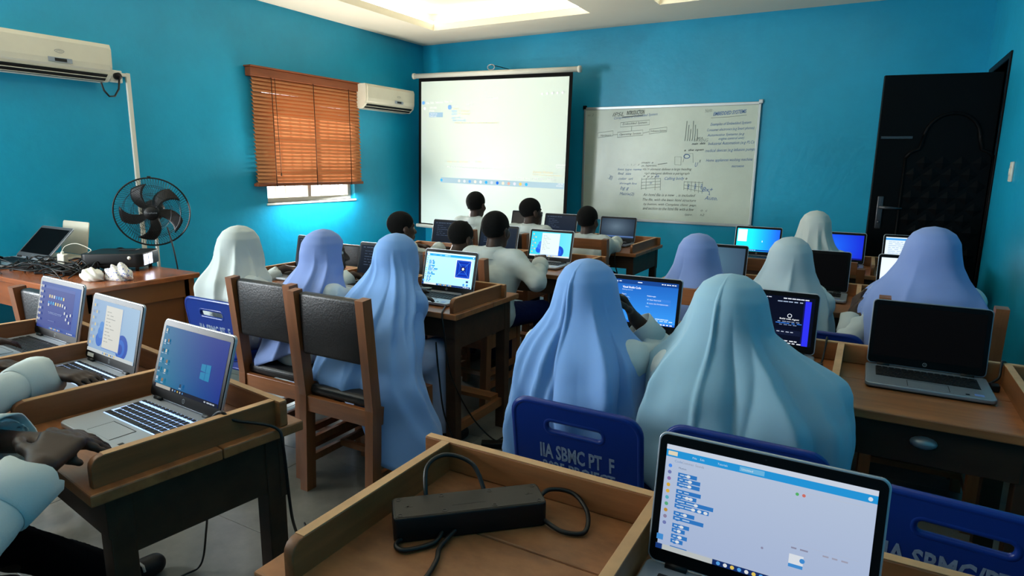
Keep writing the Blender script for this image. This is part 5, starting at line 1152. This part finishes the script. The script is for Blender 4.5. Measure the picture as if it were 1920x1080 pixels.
# left half, boys
person('boy with short hair in a white shirt at the far left, before the blue wall', -2.92, 3.36, 1.10, lean=.14, hf=.04, rz=radians(-14), hyaw=radians(-12), boy=True)
person('boy bending his head low behind the block-code laptop', -2.43, 3.32, 1.055, lean=.18, hf=.06, rz=radians(-10), hpitch=radians(-14), boy=True)
person('boy in a white shirt reaching his arm to the bright document laptop', -1.975, 3.20, 1.155, lean=.10, hf=.03, hyaw=radians(-6), boy=True, arms={'R': ((-1.745, 3.48, .835), (-.38, .75, .32), (0, -.3, 1), (-1.64, 3.23, .765))}, fine=.006, curl=.5,
       feet={'R': ((-1.80, 3.62, .50), (-1.78, 3.66, .085)), 'L': ((-2.06, 3.60, .50), (-2.06, 3.66, .085))})
person('boy sitting tallest in front of the projection screen', -3.02, 4.64, 1.20, lean=.08, hf=.02, boy=True)
person('boy in a white shirt turning his face to the right, before the projection screen', -2.50, 4.64, 1.16, lean=.12, hf=.03, hyaw=radians(-30), boy=True)
person('boy in a white shirt on the open-backed chair, below the whiteboard', -1.94, 4.60, 1.12, lean=.08, hf=.02, hyaw=radians(-8), boy=True)
# near left edge: three students whose arms reach into view
person('student at the near left edge with a white open cuff, hand over the glowing keyboard', -1.62, .06, 1.13, lean=.16, hf=.05, sh=.17, boy=True, shirt=SHIRTB, trouser=DARKT, fine=.0055, curl=.42, cuff=1.25, hsc=1.1,
       arms={'R': ((-1.395, .565, .825), (-.62, .74, .16), (.35, .1, 1), (-1.285, .36, .745)), 'L': ((-1.535, .60, .83), (.5, .8, -.12), UPB, (-1.80, .50, .82))},
       feet={'R': ((-1.50, .50, .50), (-1.50, .62, .085)), 'L': ((-1.72, .50, .50), (-1.72, .60, .085))})
person('second student from the near left edge, dark hand on the document laptop', -2.10, .14, 1.13, lean=.16, hf=.05, sh=.17, boy=True, shirt=SHIRTB, trouser=DARKT, fine=.0055, curl=.35, cuff=1.3, sneaker=True,
       arms={'R': ((-1.975, .855, .835), (.92, .40, -.05), UPB, (-1.86, .60, .83)), 'L': ((-2.26, .78, .825), (.75, .6, .05), UPB, (-2.32, .50, .82))},
       feet={'R': ((-2.03, .56, .50), (-2.07, .98, .085)), 'L': ((-2.2, .5, .5), (-2.2, .6, .085))})
person('student farthest left at the near desk, fingers on the file window laptop', -2.62, .20, 1.13, lean=.16, hf=.05, boy=True, shirt=SHIRTB, trouser=DARKT, fine=.007, curl=.4,
       arms={'R': ((-2.53, .87, .83), (.1, 1, -.05), UPB), 'L': ((-2.74, .82, .83), (.1, 1, -.05), UPB)})

# ------------------------------------------------------------------ small things
def spline(pts, n=10):
    """Catmull-Rom through the points"""
    P = [Vector(p) for p in pts]; out = []
    for i in range(len(P) - 1):
        a, b, c, d = P[max(i - 1, 0)], P[i], P[i + 1], P[min(i + 2, len(P) - 1)]
        for k in range(n):
            t = k / n; out.append(.5 * (2 * b + (c - a) * t + (2 * a - 5 * b + 4 * c - d) * t * t + (3 * b - a - 3 * c + d) * t ** 3))
    return out + [P[-1]]
def cable(label, pts, r=.004, cat='cable', ma=None, group=None, name='cable', n=10):
    m = MB(); m.tube(spline(pts, n), r, 7); return tag(m.build(name, ma or RUB, smooth=True), label, cat, group)

# power strip lying face down on the near desk
ang = math.atan2(.19, .2065)
PS = thing('power_strip', 'long black power strip lying face down in the left bay of the near desk', 'power strip', (-.610, .933, .7505), ang)
me = plate([rrect(-.142, .142, -.0365, .0365, .008, 5)], .048, .003, 2); me.transform(Matrix.Translation((0, 0, .024))); link('housing', me, BLACK, PS)
m = MB(); m.box(-.1405, .1405, -.035, .035, .0478, .0486, b=.0003); m.build('back_cover', BLACK, PS)
for (x_, y_) in ((-.132, .028), (-.132, -.028), (.132, .028), (.132, -.028), (-.05, .027), (-.05, -.027), (.045, .027), (.045, -.027)):
    m = MB(); m.lathe([(.0052, .0487), (.0052, .0492), (.0036, .0492), (.003, .0483), (0, .0483)], 12, M=Matrix.Translation((x_, y_, 0))); m.build('screw_well', RUB, PS)
for x_ in (-.118, .115):
    m = MB(); m.lathe([(0, .0489), (.0045, .0489), (.0045, .0484)], 10, M=Matrix.Translation((x_, 0, 0))); m.box(x_, x_ + .011, -.002, .002, .0484, .0489); m.build('keyhole', RUB, PS)
m = MB(); text_on(m, 'SOCKET OUTLET 13A 250V', -.03, .006, .055, .005); text_on(m, 'CE', -.005, -.008, .01, .006)
m.v = [(p[0], p[2], .0488) for p in m.v]; m.box(-.034, .03, -.012, -.0115, .0484, .0488); m.build('moulded_marking', KDARK, PS)
c_, s_ = cos(ang), sin(ang)
def psl(x_, y_, z_): return (-.610 + c_ * x_ - s_ * y_, .933 + s_ * x_ + c_ * y_, .7505 + z_)
cable('black power cord of the strip looping up behind it', [psl(-.075, .034, .02), psl(-.078, .050, .05), psl(-.07, .085, .085), psl(-.03, .105, .095), psl(.02, .085, .08), psl(.038, .05, .04), psl(.036, .034, .02)], .0046)
cable('black cord looping out at the right end of the power strip', [psl(.140, .012, .025), psl(.17, .03, .035), psl(.215, .015, .03), psl(.228, -.035, .015), psl(.205, -.085, .006), psl(.165, -.075, .006), psl(.138, -.03, .01)], .0046)
cable('black cord curled in a small loop in front of the power strip', [psl(-.055, -.034, .012), psl(-.075, -.06, .006), psl(-.125, -.072, .006), psl(-.142, -.055, .006), psl(-.128, -.034, .007), psl(-.09, -.033, .012)], .0046)
cable('black plug lead hanging forward from the power strip over the desk', [psl(-.03, -.034, .012), psl(-.065, -.075, .006), psl(-.075, -.11, .006), psl(-.095, -.15, .006), psl(-.115, -.18, .008)], .0046)
m = MB(); m.box(-.012, .012, -.022, .022, 0, .018, b=.004); o = m.build('plug', BLACK, loc=psl(-.118, -.19, 0), rot=(0, 0, ang)); tag(o, 'small black plug at the bottom of the near desk', 'plug')

# laptop leads
cable('black lead draped over the divider of the near left desk down to the floor', [(-1.46, 1.0, .757), (-1.42, .95, .77), (-1.345, .935, .823), (-1.318, .955, .80), (-1.276, 1.04, .758), (-1.262, 1.05, .70), (-1.30, 1.10, .45), (-1.50, 1.32, .18), (-1.75, 1.55, .02), (-1.85, 1.62, .006)], .0042)
cable('thin black lead lying on the floor under the near left desk', [(-1.62, 1.08, .60), (-1.70, 1.12, .42), (-1.85, 1.2, .2), (-1.93, 1.22, .03), (-1.96, 1.16, .006), (-1.93, 1.04, .006), (-1.90, .9, .006)], .0038)
cable('black lead hanging from the middle left desk to the floor', [(-1.76, 2.50, .757), (-1.70, 2.38, .757), (-1.675, 2.335, .74), (-1.66, 2.33, .66), (-1.645, 2.36, .45), (-1.62, 2.50, .2), (-1.585, 2.66, .02), (-1.57, 2.74, .006), (-1.48, 2.83, .006), (-1.40, 2.95, .006)], .0042)
cable('second black lead dangling beside the long blue hijab', [(-1.73, 2.36, .60), (-1.70, 2.34, .45), (-1.66, 2.33, .25), (-1.58, 2.36, .05), (-1.55, 2.42, .006), (-1.45, 2.6, .006)], .004)
m = MB(); m.box(-.065, .065, -.025, .025, 0, .03, b=.005); o = m.build('power_adapter', BLACK, loc=(-1.56, 2.62, .001), rot=(0, 0, .5)); tag(o, 'black power adapter on the floor beside the middle left desk', 'adapter')
m = MB(); m.box(-.05, .05, -.022, .022, 0, .028, b=.005); o = m.build('power_adapter', BLACK, loc=(-1.35, 3.02, .001), rot=(0, 0, .3)); tag(o, 'small black adapter on the floor behind the stencilled blue chair', 'adapter')
cable('black lead at the corner of the blank dark laptop', [(.39, 2.44, .757), (.42, 2.455, .78), (.425, 2.475, .815), (.432, 2.50, .825), (.45, 2.53, .80), (.455, 2.56, .70)], .004)
m = MB(); m.box(-.012, .012, -.016, .016, 0, .022, b=.004); o = m.build('plug', BLACK, loc=(.405, 2.40, .751)); tag(o, 'black plug beside the blank dark laptop', 'plug')
cable('black lead rising from the violet stripe laptop over the back rail', [(-.11, 2.40, .756), (-.09, 2.42, .756), (-.085, 2.46, .79), (-.083, 2.485, .826), (-.082, 2.51, .82), (-.08, 2.56, .72)], .0036)
m = MB(); m.box(-.018, .018, -.009, .009, 0, .012, b=.003); o = m.build('plug', BLACK, loc=(-.10, 2.385, .7508)); tag(o, 'black plug beside the violet stripe laptop', 'plug')
cable('dark lead hanging over the front edge of the front left desk', [(-1.80, 5.1, .757), (-1.75, 4.86, .757), (-1.745, 4.822, .74), (-1.74, 4.815, .66), (-1.70, 4.85, .5), (-1.66, 4.9, .42)], .005)
m = MB(); m.lathe([(0, 0), (.030, .002), (.032, .008), (.020, .012), (0, .012)], 16); o = m.build('computer_mouse', WPLAS, smooth=True, loc=(-.97, 5.05, .7505)); o.scale = (1, 1.5, 2); tag(o, 'small white mouse left of the bright cyan laptop', 'mouse')
# pen in the hand of the girl with the long blue hijab
m = MB(); m.tube([(-1.862, 2.300, .858), (-1.800, 2.315, .862)], [.0062, .0062], 10); m.tube([(-1.800, 2.315, .862), (-1.742, 2.33, .866)], [.0045, .004], 10, 1); m.tube([(-1.742, 2.33, .866), (-1.73, 2.333, .867)], [.0032, .0008], 8, 1)
o = m.build('pen', [PENB, WPLAS], smooth=True); tag(o, 'blue and white pen held by the girl in the long blue hijab', 'pen')

# paper label on a bezel
# ------------------------------------------------------------------ on the teacher's table
TZ = .7605
PJ = thing('projector', 'black projector with brightly lit vent at the right end of the teacher table', 'projector', (-4.08, 2.24, TZ), radians(36))
me = plate([rrect(-.17, .17, -.13, .13, .03, 6)], .085, .008, 2); me.transform(Matrix.Translation((0, 0, .068))); link('housing', me, BLACK, PJ, False)
for (x_, y_) in ((-.13, -.09), (.13, -.09), (-.13, .09), (.13, .09)):
    m = MB(); m.cyl((x_, y_, 0), (x_, y_, .03), .012, 10); m.build('foot', RUB, PJ, True)
m = MB(); m.lathe([(.045, 0), (.045, .02), (.035, .024), (.03, .012), (0, .008)], 18, M=Matrix.Translation((-.07, .134, .07)) @ Matrix.Rotation(-pi / 2, 4, 'X')); m.build('lens', BLACK, PJ, True)
m = MB(); m.box(-.02, .08, .02, .09, .110, .116, b=.003); m.build('control_panel', DMETAL, PJ)
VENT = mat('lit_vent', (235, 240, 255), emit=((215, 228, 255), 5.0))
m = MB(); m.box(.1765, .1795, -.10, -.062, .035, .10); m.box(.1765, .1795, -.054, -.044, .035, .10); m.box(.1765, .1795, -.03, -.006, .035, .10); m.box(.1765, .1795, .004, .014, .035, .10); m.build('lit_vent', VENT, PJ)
m = MB(); m.lathe([(0, 0), (.011, 0), (.011, .003), (0, .004)], 14, M=Matrix.Translation((.11, -.137, .085)) @ Matrix.Rotation(pi / 2, 4, 'X')); m.build('sensor', WPLAS, PJ, True)
# the projector's beam: a spot lamp in the lens
sp = bpy.data.lights.new('projector_beam', 'SPOT'); sp.energy = 60; sp.spot_size = radians(34); sp.spot_blend = .15; sp.color = (.92, .97, 1.0); sp.shadow_soft_size = .03
so = bpy.data.objects.new('projector_beam', sp); COL.objects.link(so); so.location = (-4.16, 2.42, .96); so.rotation_euler = (Vector((-3.9, 6.3, 1.65)) - Vector(so.location)).to_track_quat('-Z', 'Y').to_euler()

def rag(label, x, y, seed, printed, sc):
    r = random.Random(seed); bm = bmesh.new(); bmesh.ops.create_icosphere(bm, subdivisions=4, radius=1)
    ph = [(r.uniform(1.5, 5), r.uniform(1.5, 5), r.uniform(1.5, 4), r.uniform(0, 6)) for _ in range(6)]
    for v in bm.verts:
        p = v.co.copy(); w = sum(abs(sin(a * p.x + b * p.y + c * p.z + d)) for a, b, c, d in ph) / 6
        rr = .62 + .62 * w; v.co = Vector((p.x * sc * rr * 1.25, p.y * sc * rr * .8, max(0, (p.z + .55)) * sc * rr * .72))
    me = bpy.data.meshes.new('rag'); bm.to_mesh(me); bm.free(); ma = RAG
    if printed:
        ma = bpy.data.materials.new('printed_rag'); ma.use_nodes = True; nt = ma.node_tree; b = nt.nodes['Principled BSDF']; b.inputs['Roughness'].default_value = .9
        tc = nt.nodes.new('ShaderNodeTexCoord'); nz = nt.nodes.new('ShaderNodeTexVoronoi'); nz.inputs['Scale'].default_value = 75; rp = nt.nodes.new('ShaderNodeValToRGB')
        rp.color_ramp.elements[0].position = .26; rp.color_ramp.elements[1].position = .34; rp.color_ramp.elements[0].color = (*lin((88, 104, 180)), 1); rp.color_ramp.elements[1].color = (*lin((216, 214, 206)), 1)
        nt.links.new(tc.outputs['Object'], nz.inputs['Vector']); nt.links.new(nz.outputs['Distance'], rp.inputs[0]); nt.links.new(rp.outputs[0], b.inputs['Base Color'])
    o = link('rag', me, ma, None, True, loc=(x, y, TZ)); tag(o, label, 'cloth')
rag('crumpled white cloth on the edge of the teacher table', -3.80, 1.915, 4, False, .062)
rag('crumpled cloth with blue print on the edge of the teacher table', -3.70, 2.01, 9, True, .075)
o = laptop('grey laptop with pale frame opened on the teacher table', -4.85, 1.945, TZ, radians(0), 44, None, 1.0, 'joined', ALU, bez=BEZ2)
tag(o, 'grey laptop with pale frame opened on the teacher table', 'laptop'); o.scale = (1.2, 1.2, 1.2)
LID = thing('laptop', 'pale laptop lid standing open behind the grey laptop on the teacher table', 'laptop', (-4.885, 2.30, TZ), radians(0))
me = plate([rrect(-.165, .165, .0, .225, .012, 5)], .008, .002, 2); me.transform(Matrix.Translation((0, .06, .02)) @ Matrix.Rotation(radians(80), 4, 'X')); link('lid', me, ACM, LID)
me = plate([rrect(-.165, .165, -.11, .11, .012, 5)], .014, .003, 2); me.transform(Matrix.Translation((0, -.055, .009))); link('base', me, ACM, LID)
m = MB(); m.box(-.024, .024, -.018, .018, 0, .062, b=.006); m.cyl((0, 0, .062), (0, 0, .074), .009, 10); o = m.build('charger', WPLAS, loc=(-4.28, 2.00, TZ + .045), rot=(.1, .15, .4)); tag(o, 'white charger block standing among the cables on the teacher table', 'charger')
cable('thin white charger lead arching over the teacher table', [(-4.28, 2.0, TZ + .115), (-4.27, 2.02, TZ + .15), (-4.22, 2.06, TZ + .165), (-4.15, 2.10, TZ + .13), (-4.08, 2.05, TZ + .122)], .0025, ma=WPLAS)
r = random.Random(17)
for i in range(20):
    cx_, cy_ = r.uniform(-4.55, -3.98), r.uniform(1.80, 2.10); pts = []; a0 = r.uniform(0, 6.3); rr = r.uniform(.06, .17); hgt = r.uniform(.01, .075)
    nseg = r.randint(6, 10)
    for k in range(nseg):
        a0 += r.uniform(.5, 1.3); q = rr * r.uniform(.5, 1.15)
        xx = min(max(cx_ + q * cos(a0) * 1.6, -4.72), -3.86); yy = min(max(cy_ + q * sin(a0) * .8, 1.73), 2.12); pts.append((xx, yy, TZ + .005 + hgt * abs(sin(k * 1.7 + i)) * (0 if k in (0, nseg - 1) else 1)))
    cable('black cable in the tangle on the teacher table', pts, r.uniform(.0032, .005), group='tangled cables on the teacher table', n=7)
r = random.Random(23)
for i in range(5):
    m = MB(); m.box(-.07, .07, -.028, .028, 0, .03, b=.007); o = m.build('power_adapter', BLACK, loc=(-4.50 + i * .13, 1.90 + .06 * (i % 2) + (.10 if i == 4 else 0), TZ + (.0 if i % 2 else .0)), rot=(0, 0, r.uniform(-.9, .9)))
    tag(o, 'black laptop adapter buried in the cable tangle on the teacher table', 'adapter', 'adapters in the cable tangle')
cable('grey ribbon-like cables spreading off the left of the teacher table', [(-4.62, 1.80, TZ + .01), (-4.75, 1.86, TZ + .03), (-4.88, 1.90, TZ + .05), (-4.96, 1.96, TZ + .03)], .008, ma=DMETAL)

# ------------------------------------------------------------------ standing fan behind the teacher's table
FX, FY_, FZ = -4.30, 2.60, 1.085
FN = thing('standing_fan', 'black standing fan with five curved blades behind the teacher table', 'fan', (FX, FY_, 0))
fw = Vector((.80, -.585, -.06)).normalized(); RQ = fw.to_track_quat('Z', 'Y').to_matrix().to_4x4(); FM = Matrix.Translation((0, 0, FZ)) @ RQ
m = MB(); m.lathe([(0, 0), (.17, 0), (.18, .012), (.16, .03), (.03, .045), (.0, .045)], 24); m.build('base', BLACK, FN, True)
m = MB(); m.cyl((-.03, .03, .04), (-.03, .03, .66), .016, 12); m.cyl((-.03, .03, .6), (-.03, .03, .98), .011, 12); m.build('pole', WPLAS, FN, True)
m = MB(); m.lathe([(0, -.20), (.05, -.195), (.068, -.16), (.07, -.07), (.05, -.045), (.012, -.04), (.012, .02), (0, .02)], 20, M=FM); m.box(-.055, -.005, .005, .055, .94, 1.05, b=.012); m.build('motor', BLACK, FN, True)
m = MB(); m.lathe([(0, .045), (.035, .042), (.045, .03), (.045, -.01), (0, -.015)], 20, M=FM); m.build('hub', BLACK, FN, True)
for k in range(5):
    vs_, fs = [], []; n, w = 10, 5
    for i in range(n + 1):
        t = i / n; rad = .04 + .155 * t; ctr = radians(72 * k + 64) - .5 * t * t + .05; half = .55 * (1 - .3 * t) + .05
        for j in range(w + 1):
            s__ = j / w - .5; a = ctr + half * 2 * s__ * (.62 if t > .0 else .5); vs_.append(FM @ Vector((rad * cos(a), rad * sin(a), .012 - .05 * s__ * (1 - .45 * t))))
    for i in range(n):
        for j in range(w): a = i * (w + 1) + j; fs.append((a, a + w + 1, a + w + 2, a + 1))
    m = MB(); m.add(vs_, fs); o = m.build('blade', BLACK, FN, True); sm_ = o.modifiers.new('thickness', 'SOLIDIFY'); sm_.thickness = .003
GR = .232
for side, nm in ((1, 'front_guard'), (-1, 'rear_guard')):
    m = MB()
    for k in range(84):
        a = 2 * pi * k / 84; a2 = a + .35
        m.tube([FM @ Vector((.045 * cos(a), .045 * sin(a), side * .075)), FM @ Vector((.14 * cos((a + a2) / 2), .14 * sin((a + a2) / 2), side * .062)), FM @ Vector((.205 * cos(a2 - .02), .205 * sin(a2 - .02), side * .032)), FM @ Vector((GR * cos(a2), GR * sin(a2), 0))], .0011, 4, cap=False)
    for rr, zz in ((.12, .066), (.175, .05)): m.tube([FM @ Vector((rr * cos(t), rr * sin(t), side * zz)) for t in [2 * pi * i / 40 for i in range(40)]], .0014, 5, closed=True)
    m.build(nm, BLACK, FN, True)
m = MB(); m.tube([FM @ Vector((GR * cos(t), GR * sin(t), 0)) for t in [2 * pi * i / 48 for i in range(48)]], .0055, 8, closed=True); m.build('guard_ring', BLACK, FN, True)
m = MB(); m.lathe([(0, .084), (.042, .082), (.048, .074), (0, .07)], 22, M=FM); bd = m.build('badge', BLACK, FN, True)
m = MB(); text_on(m, 'Zinphone', -.035, -.004, .07, .014); m.v = [tuple(FM @ Vector((p[0], p[2], .0855))) for p in m.v]; m.build('badge_lettering', LOGO, FN)
m = MB(); m.box(-.012, .012, -.01, .01, GR - .004, GR + .012, b=.003); m.v = [tuple(FM @ Vector((p[0], p[2] * 1.0, p[1]))) for p in m.v]; m.build('guard_clip', BLACK, FN)
cable('black fan lead hanging behind the teacher table', [(-4.24, 2.66, .98), (-4.20, 2.67, .80), (-4.19, 2.68, .6), (-4.25, 2.7, .3), (-4.3, 2.75, .006)], .005)
